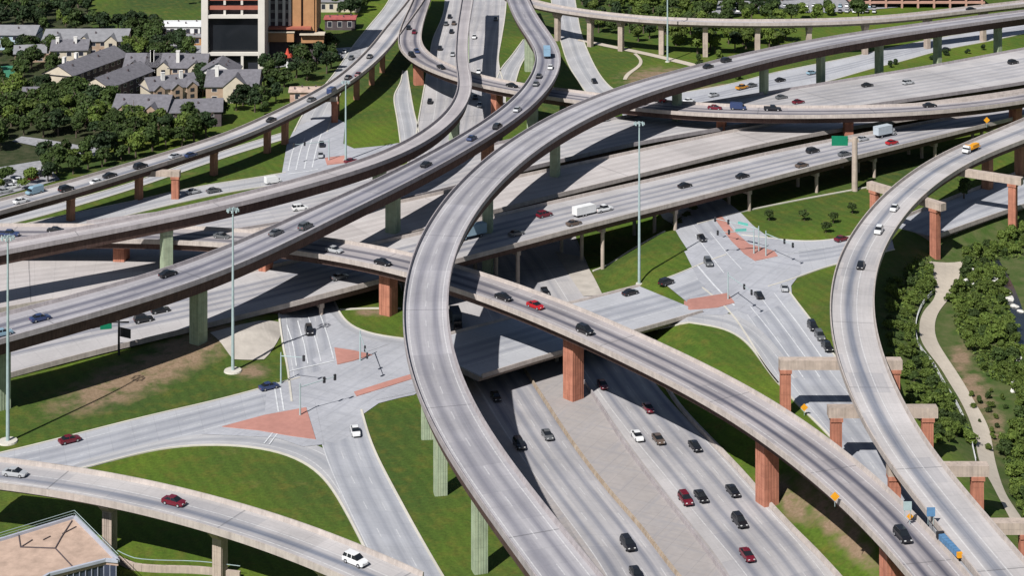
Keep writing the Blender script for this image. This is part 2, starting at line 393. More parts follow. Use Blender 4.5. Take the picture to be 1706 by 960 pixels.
# centre line of the trench decides which bank a point is on
def height(X, Y):
    X, Y = np.asarray(X, float), np.asarray(Y, float)
    d = sdist(X, Y, TR)
    cl = np.array([(np.array(P(x0, y0, -6)) + np.array(P(x1, y1, -6)))[:2] / 2 for (x0, y0), (x1, y1) in zip([US75L[0], US75L[2], US75L[4], US75L[6], US75L[7]], [US75R[0], US75R[3], US75R[6], US75R[9], US75R[10]])])
    o = np.argsort(cl[:, 1]); xc = np.interp(Y, cl[o, 1], cl[o, 0])
    sw = np.where(X > xc, 11.0, 2.0)
    dep = -6.0 * (1 - sst(Y, 565, 640)) * (1 - np.clip((d - 2.2) / sw, 0, 1) * 1.0)
    dep = np.where(d > sw + 2.2, 0, dep)
    c = sdist(X, Y, CREEK); dep = dep - 5.0 * (1 - sst(c, -14, 4)) 
    e = sdist(X, Y, EMB); dep = dep + np.interp(CX + F * X / np.maximum(Y, 60), [-50, 100, 212, 315, 400, 440], [0, .1, .9, 2.0, 3.2, 3.4]) * (1 - sst(e, 0, 12))
    return dep
def hgt(x, y): return float(height(np.array([x]), np.array([y]))[0])
def G(px, py):
    z = 0.0
    for _ in range(6):
        p = P(px, py, z); z = 0.5 * z + 0.5 * hgt(p[0], p[1])
    return P(px, py, z)
def axis(lo, hi, step, far):
    a = list(np.arange(lo, hi + .1, step)); q = step
    while a[-1] < far[1]: q *= 1.5; a.append(a[-1] + q)
    q = step
    while a[0] > far[0]: q *= 1.5; a.insert(0, a[0] - q)
    return np.array(a)
gx, gy = axis(-280, 290, 2.0, (-6000, 6000)), axis(300, 960, 2.0, (-3000, 9000))
GX, GY = np.meshgrid(gx, gy); GZ = height(GX, GY)
blobs = [(320, 580, 110, 36, -.4), (215, 634, 150, 36, -.36), (420, 620, 30, 14, 0), (1400, 880, 120, 26, .85), (1310, 830, 60, 24, .85), (1625, 655, 28, 55, -.5), (1600, 600, 18, 30, 0), (1660, 720, 14, 40, 0), (1100, 130, 70, 20, 0), (620, 520, 30, 8, 0), (1230, 150, 80, 12, 0)]
PX = CX + F * GX / np.maximum(GY, 50); PY = YH + F * (HC - GZ) / np.maximum(GY, 50)
dirt = np.zeros(GX.shape)
for x, y, a, b, r in blobs:
    dx, dy = PX - x, PY - y; u = (dx * math.cos(r) + dy * math.sin(r)) / a; v = (-dx * math.sin(r) + dy * math.cos(r)) / b
    dirt = np.maximum(dirt, np.exp(-(u * u + v * v) * 1.2))
wild = 1 - sst(sdist(GX, GY, CREEK), -6, 10)
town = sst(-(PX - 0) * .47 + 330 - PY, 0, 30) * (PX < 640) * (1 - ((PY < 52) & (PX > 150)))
me = bpy.data.meshes.new('ground'); ny, nx = GX.shape
idx = np.arange(ny * nx).reshape(ny, nx)
fc = np.stack([idx[:-1, :-1], idx[:-1, 1:], idx[1:, 1:], idx[1:, :-1]], -1).reshape(-1, 4)
me.from_pydata(np.stack([GX, GY, GZ], -1).reshape(-1, 3).tolist(), [], fc.tolist())
at = me.color_attributes.new('cover', 'FLOAT_COLOR', 'POINT')
at.data.foreach_set('color', np.stack([dirt, wild, town, np.ones_like(dirt)], -1).reshape(-1).astype(np.float32))
for p in me.polygons: p.use_smooth = True
g = NG('grass_ground'); o = g.obj(); a = g.n('ShaderNodeVertexColor'); a.layer_name = 'cover'
sp = g.n('ShaderNodeSeparateColor'); g.t.links.new(a.outputs[0], sp.inputs[0])
n1, n2, n3, n4 = g.noise(o, 0.03, 5), g.noise(o, 0.25, 5), g.noise(o, 1.4, 4), g.noise(o, 0.009, 3)
col = g.mix(g.map(n1, 0.35, 0.65), (0.060, 0.114, 0.010), (0.110, 0.158, 0.014))
col = g.mix(g.map(n4, 0.4, 0.62), col, (0.042, 0.074, 0.015))
col = g.mix(g.map(n2, 0.48, 0.75, 0, 0.75), col, (0.125, 0.115, 0.02))
z = g.n('ShaderNodeSeparateXYZ'); g.t.links.new(o, z.inputs[0])   # mower passes and thin dry spots
mow = g.math('SINE', g.math('MULTIPLY', g.math('ADD', g.math('ADD', z.outputs[0], g.math('MULTIPLY', z.outputs[1], .45)), g.math('MULTIPLY', n1, 14.0)), 1.9))
col = g.mix(g.map(g.noise(o, 0.11, 6), .6, .76, 0, .45), col, (0.17, 0.135, 0.05))
f = g.math('ADD', g.map(n3, 0.3, 0.7, 0.78, 1.22), g.math('MULTIPLY', mow, .07)); col = g.mix(1.0, col, g.comb(f, f, f), 'MULTIPLY')
wc = g.mix(g.map(n2, 0.35, 0.65), (0.045, 0.085, 0.014), (0.10, 0.11, 0.04))
col = g.mix(sp.outputs[1], col, wc)
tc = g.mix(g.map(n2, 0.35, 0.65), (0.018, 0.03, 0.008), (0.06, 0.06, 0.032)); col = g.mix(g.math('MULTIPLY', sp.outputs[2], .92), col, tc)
dm = g.math('MULTIPLY', sp.outputs[0], g.map(n2, 0.3, 0.62, 0.25, 1.0), clamp=True)
col = g.mix(g.map(dm, 0.15, 0.6), col, g.mix(g.map(n3, .35, .65), (0.27, 0.19, 0.125), (0.2, 0.14, 0.085)))
me.materials.append(g.out(col, 0.95, n3, 0.6, 0.25))
tag(link('ground', me), kind='structure')

# ------------------------------------------------------------------ at-grade surfaces
_off = [0.03]
def nz():
    _off[0] += 0.005; return _off[0]
def strip(key, name, L, R, mat, na=6, kerb=True, k=2, wk=3, ext=(0, 0), flip=False, shift=0.0, kerbs=(1, 1)):
    n0 = lambda p: [G(x, y) for x, y in p]
    A, B = catmull(n0(L)), catmull(n0(R))
    rb = None
    def grow(p, e):
        if e[0]: t = p[0] - p[3]; p = np.vstack([p[0] + t / np.linalg.norm(t) * e[0], p])
        if e[1]: t = p[-1] - p[-4]; p = np.vstack([p, p[-1] + t / np.linalg.norm(t) * e[1]])
        return p
    A, B = grow(A, ext), grow(B, ext)
    n = max(8, int(max(np.linalg.norm(np.diff(A, axis=0), axis=1).sum(), np.linalg.norm(np.diff(B, axis=0), axis=1).sum()) / 2.5))
    rs = lambda p: resample(np.vstack([p]), 1e9) if False else np.stack([np.interp(np.linspace(0, 1, n), np.r_[0, np.cumsum(np.linalg.norm(np.diff(p, axis=0), axis=1))] / np.linalg.norm(np.diff(p, axis=0), axis=1).sum(), p[:, q]) for q in range(3)], 1)
    A, B = smooth(rs(A), k), smooth(rs(B), k)
    c = (A + B) / 2; s = np.r_[0, np.cumsum(np.linalg.norm(np.diff(c, axis=0), axis=1))]; off = nz()
    rows, uvs = [], []
    for i in range(n):
        h = np.linalg.norm(B[i] - A[i]) / 2; r, u = [], []
        for q in range(na + 1):
            t = q / na; p = A[i] * (1 - t) + B[i] * t; r.append(p); u.append(((-1 if flip else 1) * (t - .5) * 2 * h + shift, s[i]))
        rows.append(r); uvs.append(u)
    rows = np.array(rows); rows[:, :, 2] = height(rows[:, :, 0], rows[:, :, 1]) + off
    o = loft(rows, name, mat, None, uvs, closed=False); tag(o, kind='structure')
    t = np.gradient(c, axis=0); t /= np.linalg.norm(t, axis=1)[:, None]
    DECKS[key] = dict(c=c, w=np.linalg.norm(B - A, axis=1), t=t, s=s, n=np.stack([t[:, 1], -t[:, 0], 0 * t[:, 0]], 1))
    if kerb:
        for on, E, sg in ((kerbs[0], A, -1), (kerbs[1], B, 1)):
            if on: kerbline(E)
    return o
def kerbline(E, w=0.45, h=0.26):
    E = np.array(E); t = np.gradient(E, axis=0); t[:, 2] = 0; t /= np.linalg.norm(t, axis=1)[:, None]
    n = np.stack([t[:, 1], -t[:, 0], 0 * t[:, 0]], 1); z = height(E[:, 0], E[:, 1])[:, None] * UP
    E = E * (1, 1, 0) + z; rows = [[E[i] - n[i] * w / 2 - UP * .1, E[i] - n[i] * w / 2 + UP * h, E[i] + n[i] * w / 2 + UP * h, E[i] + n[i] * w / 2 - UP * .1] for i in range(len(E))]
    tag(loft(rows, 'kerb', M_KERB, None), kind='structure')
def fill(name, pix, mat, h=None, curve=True, kind='structure', kerb=False, drape=False):
    pts = [G(x, y) for x, y in pix]
    if curve:
        q = catmull(pts + [pts[0]], 2.0)[:-1]
    else: q = np.array(pts)
    off = h if h is not None else nz()
    m = MB()
    if drape:
        xs = np.arange(q[:, 0].min(), q[:, 0].max() + 1.5, 1.5); ys = np.arange(q[:, 1].min(), q[:, 1].max() + 1.5, 1.5)
        for x in xs:
            X = np.array([x + .75] * len(ys)); ins = sdist(X, ys + .75, q[:, :2]) < 0
            for y, b in zip(ys, ins):
                if b:
                    cs = [(x, y), (x + 1.5, y), (x + 1.5, y + 1.5), (x, y + 1.5)]
                    m.quad(*[(a, b2, hgt(a, b2) + off) for a, b2 in cs])
    else:
        z = height(q[:, 0], q[:, 1]) + off
        v = [Vector((float(a[0]), float(a[1]), float(zz))) for a, zz in zip(q, z)]
        for tri in tessellate_polygon([v]):
            t3 = [v[i] for i in tri]
            if (t3[1] - t3[0]).cross(t3[2] - t3[0]).z < 0: t3 = t3[::-1]
            m.face(t3)
        if h and h > .1:
            for a, b in zip(v, v[1:] + v[:1]):
                m.quad(a, b, b - Vector((0, 0, h + .1)), a - Vector((0, 0, h + .1)))
    o = m.build(name, mat); tag(o, kind=kind)
    if kerb: kerbline(np.vstack([q, q[:1]]), 0.5, 0.16)
    return o
def mark(pix, w=0.3, dash=None):
    return ('m', pix, w, dash)
def markings(items):
    for pix, w in items:
        q = resample(catmull([G(x, y) for x, y in pix], 2.0), 1.5); m = MB()
        t = np.gradient(q, axis=0); t[:, 2] = 0; t /= np.linalg.norm(t, axis=1)[:, None]; n = np.stack([t[:, 1], -t[:, 0], 0 * t[:, 0]], 1)
        z = height(q[:, 0], q[:, 1]) + 0.21
        q[:, 2] = z
        for i in range(len(q) - 1):
            m.quad(q[i] - n[i] * w / 2, q[i] + n[i] * w / 2, q[i + 1] + n[i + 1] * w / 2, q[i + 1] - n[i + 1] * w / 2)
        tag(m.build('road_marking', M_MARK), kind='structure')
# ------------------------------------------------------------------ roads on the ground
US = strip('T', 'freeway_pavement', US75L, US75R, pave_mat('trench_slab', (0.355, 0.325, 0.31), .09, True), na=10, kerb=False)
US_L = strip('TL', 'freeway_roadway', [(700, 520), (752, 590), (800, 655), (850, 735), (971, 900), (1010, 957), (1080, 1050)], [(800, 520), (850, 580), (888, 640), (950, 735), (1006, 810), (1070, 885), (1126, 958), (1210, 1050)], M_FWY, kerb=False, shift=-1.0)
US_R = strip('TR', 'freeway_roadway', [(885, 500), (935, 580), (990, 655), (1048, 740), (1112, 824), (1165, 890), (1210, 948), (1290, 1050)], [(1000, 500), (1050, 580), (1098, 650), (1155, 712), (1222, 779), (1265, 829), (1328, 896), (1389, 956), (1470, 1050)], M_FWY, kerb=False, shift=-1.0)
strip('TN', 'freeway_roadway', [(650, 380), (700, 440), (745, 500), (780, 550)], [(950, 380), (975, 440), (996, 490), (1010, 530)], M_FWY3, kerb=False, na=10)
# low concrete walls along the reversible lane
def wall(name, label, pix, z0, w=0.6, h=0.85, mat=M_PAR, cat='barrier', depth=None):
    q = resample(catmull([G(x, y) if z0 is None else P(x, y, z0) for x, y in pix], 3.0), 3.0)
    if z0 is None: q[:, 2] = height(q[:, 0], q[:, 1])
    t = np.gradient(q, axis=0); t[:, 2] = 0; t /= np.linalg.norm(t, axis=1)[:, None]; n = np.stack([t[:, 1], -t[:, 0], 0 * t[:, 0]], 1)
    rows = [[q[i] - n[i] * w / 2 - UP * .2, q[i] - n[i] * w * .25 + UP * h, q[i] + n[i] * w * .25 + UP * h, q[i] + n[i] * w / 2 - UP * .2] for i in range(len(q))]
    o = loft(rows, name, mat, None); tag(o, label, cat); return o
M_RUST = pier_mat('stained_barrier', (0.31, 0.225, 0.15), (0.43, 0.37, 0.30))
wall('median_barrier', 'rust stained concrete median barrier left of the reversible lane in the sunken freeway', [(850, 580), (888, 640), (950, 735), (1006, 810), (1070, 885), (1126, 958), (1190, 1030)], -6, mat=M_RUST)
wall('median_barrier', 'plain grey concrete barrier right of the reversible lane in the sunken freeway', [(945, 600), (985, 655), (1039, 740), (1102, 824), (1152, 887), (1196, 946), (1260, 1030)], -6, mat=M_PARG)
_t = DECKS['T']; _e = _t['c'] + _t['n'] * (_t['w'] / 2)[:, None] * (1 if _t['n'][5][0] > 0 else -1)
wall('edge_barrier', 'long concrete edge barrier between sunken freeway and brown grass bank', [tuple(proj((q[0], q[1], -6))) for q in _e if 560 < proj((q[0], q[1], -6))[1] < 1050][::4], -6, w=1.0, mat=M_PAR)
# frontage roads and junction floors
strip('US75N', 'freeway_roadway', [(744, -30), (739, 21), (722, 63), (716, 93), (706, 150), (698, 195), (690, 240), (670, 300)], [(845, -30), (842, 20), (836, 60), (830, 100), (838, 135), (842, 160), (838, 200), (820, 280)], M_FWY3, na=8, shift=-.5)
strip('NW', 'slip_road', [(671, 118), (667, 140), (656, 160), (662, 200), (668, 245)], [(678, 118), (682, 145), (690, 190), (697, 215), (700, 250)], M_FRONT2, na=4)
strip('N1R', 'slip_road', [(872, 66), (850, 96), (836, 112), (826, 135)], [(886, 66), (878, 90), (866, 112), (858, 140)], M_FRONT2, na=4)
strip('N2', 'slip_road', [(915, -20), (922, 20), (931, 56), (945, 103), (962, 133), (983, 162), (1010, 185)], [(955, -20), (962, 25), (970, 62), (992, 113), (1016, 145), (1040, 158), (1085, 165)], M_FRONT2, na=4)
strip('FR', 'frontage_road', [(1030, 160), (1090, 160), (1147, 153), (1223, 139), (1286, 122), (1360, 107), (1434, 92), (1473, 82), (1571, 62), (1640, 50), (1706, 38), (1790, 22)], [(1040, 205), (1110, 192), (1180, 176), (1250, 160), (1311, 149), (1360, 141), (1458, 113), (1500, 103), (1571, 83), (1640, 70), (1706, 56), (1790, 38)], M_FRONT, na=6)
strip('M1', 'side_road', [(-60, 378), (0, 362), (70, 347), (141, 328), (211, 308), (328, 267), (400, 243), (470, 222)], [(-60, 394), (0, 378), (70, 361), (141, 340), (211, 319), (328, 279), (400, 255), (476, 232)], M_FRONT2, na=4)
strip('M2', 'side_road', [(-40, 392), (30, 377), (70, 367), (141, 352), (211, 338), (281, 322), (352, 307), (400, 301), (476, 288)], [(-40, 412), (40, 397), (100, 384), (172, 370), (230, 355), (300, 338), (352, 327), (400, 317), (480, 306)], M_FRONT2, na=4)
strip('F1', 'frontage_road', [(668, -40), (644, 7), (616, 42), (588, 77), (559, 120), (536, 148), (505, 190), (490, 220)], [(705, -40), (679, 5), (650, 42), (622, 76), (594, 115), (570, 150), (556, 185), (545, 220)], M_FRONT2, na=4)
strip('LW', 'frontage_road', [(-60, 770), (0, 757), (96, 733), (248, 694), (372, 666), (453, 643), (500, 630)], [(-60, 822), (30, 806), (149, 781), (248, 751), (340, 728), (430, 700), (520, 680)], M_FRONT, na=6, kerbs=(1, 0))
strip('SW', 'slip_road', [(100, 790), (149, 780), (248, 751), (312, 742), (390, 742), (443, 747), (496, 763), (531, 786), (556, 818), (588, 876), (606, 911), (650, 1010)], [(140, 768), (200, 752), (270, 733), (330, 722), (390, 720), (450, 724), (512, 734), (556, 752), (588, 790), (624, 850), (654, 905), (700, 1010)], M_FRONT2, na=4, kerbs=(1, 0))
strip('SR', 'frontage_road', [(520, 676), (534, 735), (552, 790), (586, 862), (612, 915), (660, 1010)], [(602, 684), (616, 735), (634, 775), (665, 833), (693, 885), (735, 958), (768, 1012)], M_FRONT, na=6, kerbs=(0, 1), shift=0)
strip('NL', 'frontage_road', [(462, 500), (466, 544), (478, 604), (482, 640), (486, 670)], [(552, 500), (562, 520), (562, 560), (566, 604), (574, 640)], M_FRONT, na=6, kerbs=(1, 0), flip=True)
strip('NLC', 'slip_road', [(530, 500), (542, 522), (562, 546), (599, 566), (634, 577), (690, 584)], [(556, 500), (563, 518), (579, 543), (611, 558), (667, 565), (700, 568)], M_FRONT2, na=4, kerbs=(0, 1))
fill('junction', [(445, 645), (483, 632), (560, 612), (622, 596), (700, 580), (730, 570), (730, 630), (690, 659), (666, 664), (631, 673), (604, 692), (604, 715), (560, 740), (530, 735), (505, 690), (440, 700)], M_PAVE, curve=False)
fill('junction', [(520, 600), (556, 575), (600, 566), (668, 574), (730, 568), (730, 600), (560, 640)], M_PAVE, curve=False)
# second junction
strip('NR', 'frontage_road', [(1086, 330), (1105, 358), (1125, 385), (1162, 440), (1194, 480), (1222, 512)], [(1200, 330), (1232, 352), (1258, 381), (1283, 396), (1310, 430), (1320, 470)], M_FRONT, na=6, kerbs=(0, 0))
strip('SL', 'frontage_road', [(1170, 480), (1215, 518), (1255, 578), (1279, 619), (1297, 640), (1340, 687), (1382, 726), (1440, 800), (1500, 880), (1560, 960), (1620, 1040)], [(1310, 480), (1330, 508), (1352, 535), (1384, 584), (1420, 640), (1462, 700), (1500, 760), (1560, 840), (1620, 930), (1680, 1020), (1700, 1050)], M_FRONT, na=6, kerbs=(1, 1))
strip('EL', 'frontage_road', [(1235, 392), (1283, 396), (1324, 405), (1398, 400), (1450, 385), (1480, 375)], [(1280, 478), (1324, 466), (1357, 451), (1393, 440), (1440, 430), (1490, 416)], M_FRONT, na=6)
strip('SE', 'slip_road', [(1067, 553), (1126, 545), (1155, 541), (1191, 541), (1226, 555), (1255, 583), (1279, 619), (1297, 640)], [(1040, 530), (1110, 522), (1160, 516), (1205, 517), (1245, 532), (1280, 562), (1310, 600), (1330, 630)], M_FRONT2, na=4, kerbs=(1, 0))
strip('BR2', 'frontage_road', [(1100, 468), (1120, 464), (1162, 442), (1210, 425)], [(1165, 521), (1190, 512), (1230, 500), (1290, 470)], M_FRONT, na=6, kerbs=(1, 0))
fill('junction', [(1140, 420), (1200, 395), (1290, 396), (1330, 415), (1335, 455), (1318, 477), (1320, 500), (1255, 530), (1215, 512), (1165, 470)], M_PAVE, curve=False)
# third junction behind the pale ramp
fill('junction', [(436, 314), (470, 288), (478, 240), (492, 212), (545, 190), (575, 205), (572, 240), (590, 248), (640, 243), (668, 238), (700, 240), (700, 262), (640, 280), (560, 305), (470, 330)], M_PAVE, curve=False)
fill('gore_paving', [(610, 640), (626, 668), (664, 661), (700, 652), (690, 632)], M_PAVE, curve=False)
fill('junction', [(335, 725), (400, 700), (452, 688), (525, 672), (540, 742), (505, 746), (460, 731), (400, 728)], M_PAVE, curve=False)
fill('junction', [(1098, 520), (1150, 497), (1216, 487), (1240, 512), (1205, 526), (1150, 526), (1110, 530)], M_PAVE, curve=False)
fill('junction', [(541, 516), (554, 526), (572, 546), (606, 565), (650, 574), (590, 595), (556, 586), (546, 560)], M_PAVE, curve=False)
# brick islands and kerbs
fill('brick_island', [(370, 713), (440, 694), (510, 681), (526, 734), (482, 728), (430, 719)], M_BRICK, h=0.3, curve=False)
fill('brick_island', [(557, 581), (590, 586), (620, 593), (588, 603), (562, 609)], M_BRICK, h=0.3, curve=False)
fill('brick_island', [(590, 655), (640, 639), (690, 624), (700, 629), (640, 648), (594, 662)], M_BRICK, h=0.3, curve=False)
fill('brick_island', [(1106, 516), (1150, 500), (1212, 490), (1224, 506), (1195, 514), (1150, 518)], M_BRICK, h=0.3, curve=False)
fill('brick_island', [(1190, 364), (1202, 361), (1222, 386), (1248, 408), (1290, 420), (1296, 428), (1258, 436), (1240, 424), (1218, 402)], M_BRICK, h=0.3, curve=False)
fill('brick_island', [(541, 264), (575, 260), (577, 272), (545, 276)], M_BRICK, h=0.3, curve=False)
M_SLOPE = plain('slope_concrete', (0.45, 0.41, 0.36), .9, .15, .3)
strip('SP1', 'slope_paving', [(350, 556), (372, 580), (388, 600)], [(466, 538), (472, 560), (440, 600)], M_SLOPE, na=16, kerb=False, k=1)
strip('SP2', 'slope_paving', [(925, 420), (950, 462), (972, 494)], [(968, 428), (986, 456), (1004, 492)], M_SLOPE, na=8, kerb=False, k=1)
_g = lambda pts: [G(x, y) for x, y in pts]
kerbline(resample(catmull(_g([(1162, 374), (1234, 354), (1330, 334), (1448, 312)]), 2), 2), .5, .3)
kerbline(resample(catmull(_g([(566, 517), (610, 515), (668, 515)]), 2), 2), .5, .3)
kerbline(resample(catmull(_g([(988, 452), (1050, 416), (1108, 386)]), 2), 2), .5, .3)
# paths
strip('P1', 'footpath', [(1548, 436), (1556, 470), (1559, 495), (1538, 520), (1531, 548), (1538, 577), (1564, 609), (1587, 647), (1604, 675), (1622, 720), (1632, 772), (1651, 804), (1676, 854), (1700, 900)], [(1604, 436), (1596, 470), (1586, 492), (1565, 518), (1557, 541), (1560, 567), (1577, 595), (1602, 633), (1625, 673), (1648, 715), (1658, 769), (1673, 818), (1695, 854), (1722, 900)], M_PATH, na=4, k=1, kerb=False)
strip('P2', 'footpath', [(965, 64), (1030, 78), (1080, 88), (1140, 102), (1160, 107)], [(962, 68), (1027, 82), (1076, 92), (1136, 107), (1156, 112)], M_PATH, na=2, kerb=False)
strip('P3', 'footpath', [(1055, 90), (1066, 98), (1066, 108), (1050, 118), (1038, 124), (1038, 133)], [(1060, 89), (1071, 98), (1071, 109), (1055, 120), (1044, 126), (1044, 133)], M_PATH, na=2, kerb=False)
strip('CREEK', 'creek_water', [(1640, 430), (1668, 480), (1684, 530), (1694, 580), (1712, 640)], [(1662, 430), (1690, 480), (1708, 530), (1722, 580), (1745, 640)], M_WATER, na=2, kerb=False)
strip('LOT', 'parking_lot', [(-40, 340), (20, 322), (60, 312), (100, 300)], [(-60, 290), (0, 280), (40, 272), (70, 268)], plain('lot_asphalt', (0.30, 0.30, 0.31)), na=3, kerb=False)
strip('LOT2', 'parking_lot', [(20, 236), (60, 244), (110, 254), (170, 262)], [(36, 228), (80, 233), (130, 243), (180, 250)], plain('lot_asphalt', (0.30, 0.30, 0.31)), na=3, kerb=False)
strip('LOT3', 'parking_lot', [(440, 118), (490, 108), (545, 100), (600, 96)], [(430, 104), (480, 92), (540, 82), (600, 78)], plain('lot_asphalt', (0.30, 0.30, 0.31)), na=3, kerb=False)
strip('LOT4', 'parking_lot', [(1180, 24), (1300, 22), (1400, 20), (1500, 12)], [(1180, 2), (1300, 0), (1400, -4), (1500, -10)], plain('lot_asphalt', (0.30, 0.30, 0.31)), na=3, kerb=False)
strip('LOT5', 'parking_lot', [(276, 92), (310, 90), (345, 88)], [(280, 62), (312, 60), (345, 58)], plain('lot_asphalt', (0.30, 0.30, 0.31)), na=3, kerb=False)
markings([([(478, 543), (488, 575), (494, 612)], .3), ([(496, 536), (506, 572), (513, 608)], .3), ([(514, 530), (526, 568), (535, 604)], .3), ([(533, 524), (546, 562), (556, 600)], .3),
          ([(482, 620), (516, 612), (556, 603)], .5), ([(458, 650), (464, 688)], .35), ([(467, 648), (473, 686)], .35),
          ([(1162, 444), (1192, 479), (1224, 511)], .5),
          ([(1250, 512), (1290, 562), (1338, 630)], .25), ([(1270, 500), (1312, 556), (1366, 630)], .25), ([(1290, 490), (1332, 545), (1384, 618)], .25),
          ([(1158, 392), (1186, 430), (1206, 456)], .25), ([(1183, 388), (1212, 424), (1236, 450)], .25), ([(1250, 440), (1316, 424), (1390, 412)], .25),
          ([(480, 286), (486, 258), (494, 236)], .4), ([(493, 284), (500, 254), (508, 230)], .4), ([(507, 282), (514, 250), (522, 226)], .4), ([(520, 280), (528, 246), (536, 222)], .4), ([(479, 291), (500, 288), (530, 283)], .7),
          ([(440, 741), (455, 722)], .3), ([(448, 743), (463, 723)], .3)])
# ------------------------------------------------------------------ freeway decks and ramps
def ex(p): return p
deck('R3', 'freeway_bridge', 'wide far roadway of the cross freeway, farthest from the camera with a grey car lane', 'freeway bridge',
     [(150, 372), (300, 352), (440, 335), (545, 318), (638, 297), (700, 269), (760, 255), (830, 240), (900, 222), (985, 200), (1060, 196), (1150, 180), (1230, 166), (1311, 151), (1360, 145), (1458, 126), (1557, 109), (1631, 94), (1706, 82), (1800, 66)],
     [(120, 420), (300, 402), (405, 388), (429, 383), (478, 370), (600, 345), (712, 321), (759, 311), (880, 283), (1003, 254), (1065, 243), (1126, 228), (1188, 216), (1284, 199), (1400, 182), (1500, 168), (1580, 160), (1670, 147), (1760, 132), (1860, 112)],
     [.8, 1.6, 2.8, 4.4, 6.0, 6.5, 6.9, 7.4, 7.9, 8.3] + [8.4] * 7, M_FWY3, M_PARG, k=6, wk=20)
deck('R2', 'freeway_bridge', 'pale middle roadway of the cross freeway between two dark gaps', 'freeway bridge',
     [(-200, 440), (0, 414), (180, 412), (330, 405), (440, 394), (520, 375), (600, 357), (712, 331), (759, 321), (880, 293), (969, 274), (1018, 263), (1065, 253), (1126, 237), (1193, 222), (1290, 206), (1400, 192), (1500, 178), (1580, 171), (1670, 157), (1760, 143), (1860, 122)],
     [(-200, 560), (0, 520), (200, 486), (375, 464), (430, 448), (589, 410), (640, 398), (700, 384), (837, 345), (901, 332), (978, 315), (1052, 297), (1126, 278), (1225, 256), (1300, 238), (1395, 217), (1480, 203), (1570, 190), (1650, 180), (1760, 163), (1860, 144)],
     [.3, .3, .4, .8, 1.6, 2.8, 4.4, 6.0, 6.5, 6.8, 7.2, 7.6, 8.0, 8.3] + [8.4] * 7, M_HOV, M_PAR, k=6, wk=20)
deck('R1', 'freeway_bridge', 'near roadway of the cross freeway with the white trailer and thin posts beneath', 'freeway bridge',
     [(-200, 575), (0, 534), (200, 499), (375, 474), (430, 458), (589, 420), (640, 408), (700, 394), (800, 366), (880, 350), (917, 340), (1003, 321), (1052, 311), (1126, 291), (1225, 268), (1300, 253), (1395, 231), (1470, 214), (1560, 200), (1650, 188), (1760, 171), (1860, 152)],
     [(-200, 690), (-30, 640), (23, 624), (82, 606), (141, 590), (234, 570), (314, 550), (347, 542), (400, 528), (442, 518), (529, 487), (616, 469), (700, 448), (830, 419), (894, 400), (964, 382), (1034, 363), (1105, 346), (1200, 323), (1292, 299), (1400, 268), (1470, 255), (1517, 247), (1576, 234), (1646, 209), (1760, 180), (1860, 158)],
     [.3, .3, .4, .8, 1.6, 2.8, 4.4, 6.0, 6.5, 6.8, 7.2, 7.6, 8.0, 8.3] + [8.4] * 7, M_FWY, M_PAR, k=6, wk=20, flip=True)
deck('BR', 'road_bridge', 'low wide frontage road bridge over the sunken freeway, half in ramp shadow', 'road bridge',
     [(690, 574), (748, 557), (808, 541), (857, 525), (950, 508), (1001, 494), (1065, 477), (1112, 466)], [(690, 662), (748, 645), (800, 629), (934, 588), (1065, 552), (1126, 533), (1178, 519)], [0.2], M_FRONT, M_PAR, M_CGIRD, depth=1.3, wk=30, parh=0.6)
deck('ER', 'road_bridge', 'frontage road bridge over the dark creek bed at the right', 'road bridge',
     [(1480, 374), (1510, 362), (1600, 325), (1706, 285), (1800, 248)], [(1470, 422), (1548, 400), (1620, 373), (1706, 345), (1800, 312)], [0.2], M_FRONT, M_PAR, M_CGIRD, depth=1.3, wk=20)
deck('F', 'ramp_bridge', 'upper left ramp running from the apartments up past the tower block', 'ramp bridge',
     [(-60, 350), (0, 332), (47, 323), (117, 306), (164, 288), (234, 272), (305, 248), (375, 227), (400, 216), (463, 185), (527, 155), (541, 147), (588, 109), (634, 57), (679, 2), (700, -30)],
     [(-60, 373), (0, 356), (47, 342), (117, 326), (188, 300), (234, 288), (281, 270), (352, 251), (400, 232), (447, 213), (494, 190), (527, 173), (564, 150), (599, 129), (625, 106), (657, 76), (672, 50), (706, 4), (722, -30)],
     [9.5, 9.6, 10, 10.5, 11], M_DECKG, M_PAR, M_STEEL)
deck('E', 'ramp_bridge', 'ramp on red piers sweeping right across the far freeway below the high curve', 'ramp bridge',
     [(728, -34), (716, 0), (708, 34), (702, 60), (700, 76), (712, 89), (739, 107), (788, 127), (824, 135), (872, 143), (990, 157), (1114, 170), (1188, 176), (1300, 179), (1434, 181), (1520, 177), (1581, 172), (1655, 163), (1706, 156), (1780, 140)],
     [(699, -34), (690, 0), (668, 40), (663, 62), (661, 78), (670, 92), (699, 112), (760, 132), (813, 149), (866, 157), (936, 168), (1018, 181), (1077, 187), (1126, 191), (1200, 195), (1300, 197), (1384, 195), (1507, 191), (1581, 187), (1655, 180), (1706, 173), (1780, 156)],
     [11, 11, 11.8, 13.2, 14.4, 15, 15.1, 15], M_DECKD, M_PAR, M_STEEL, flip=True)
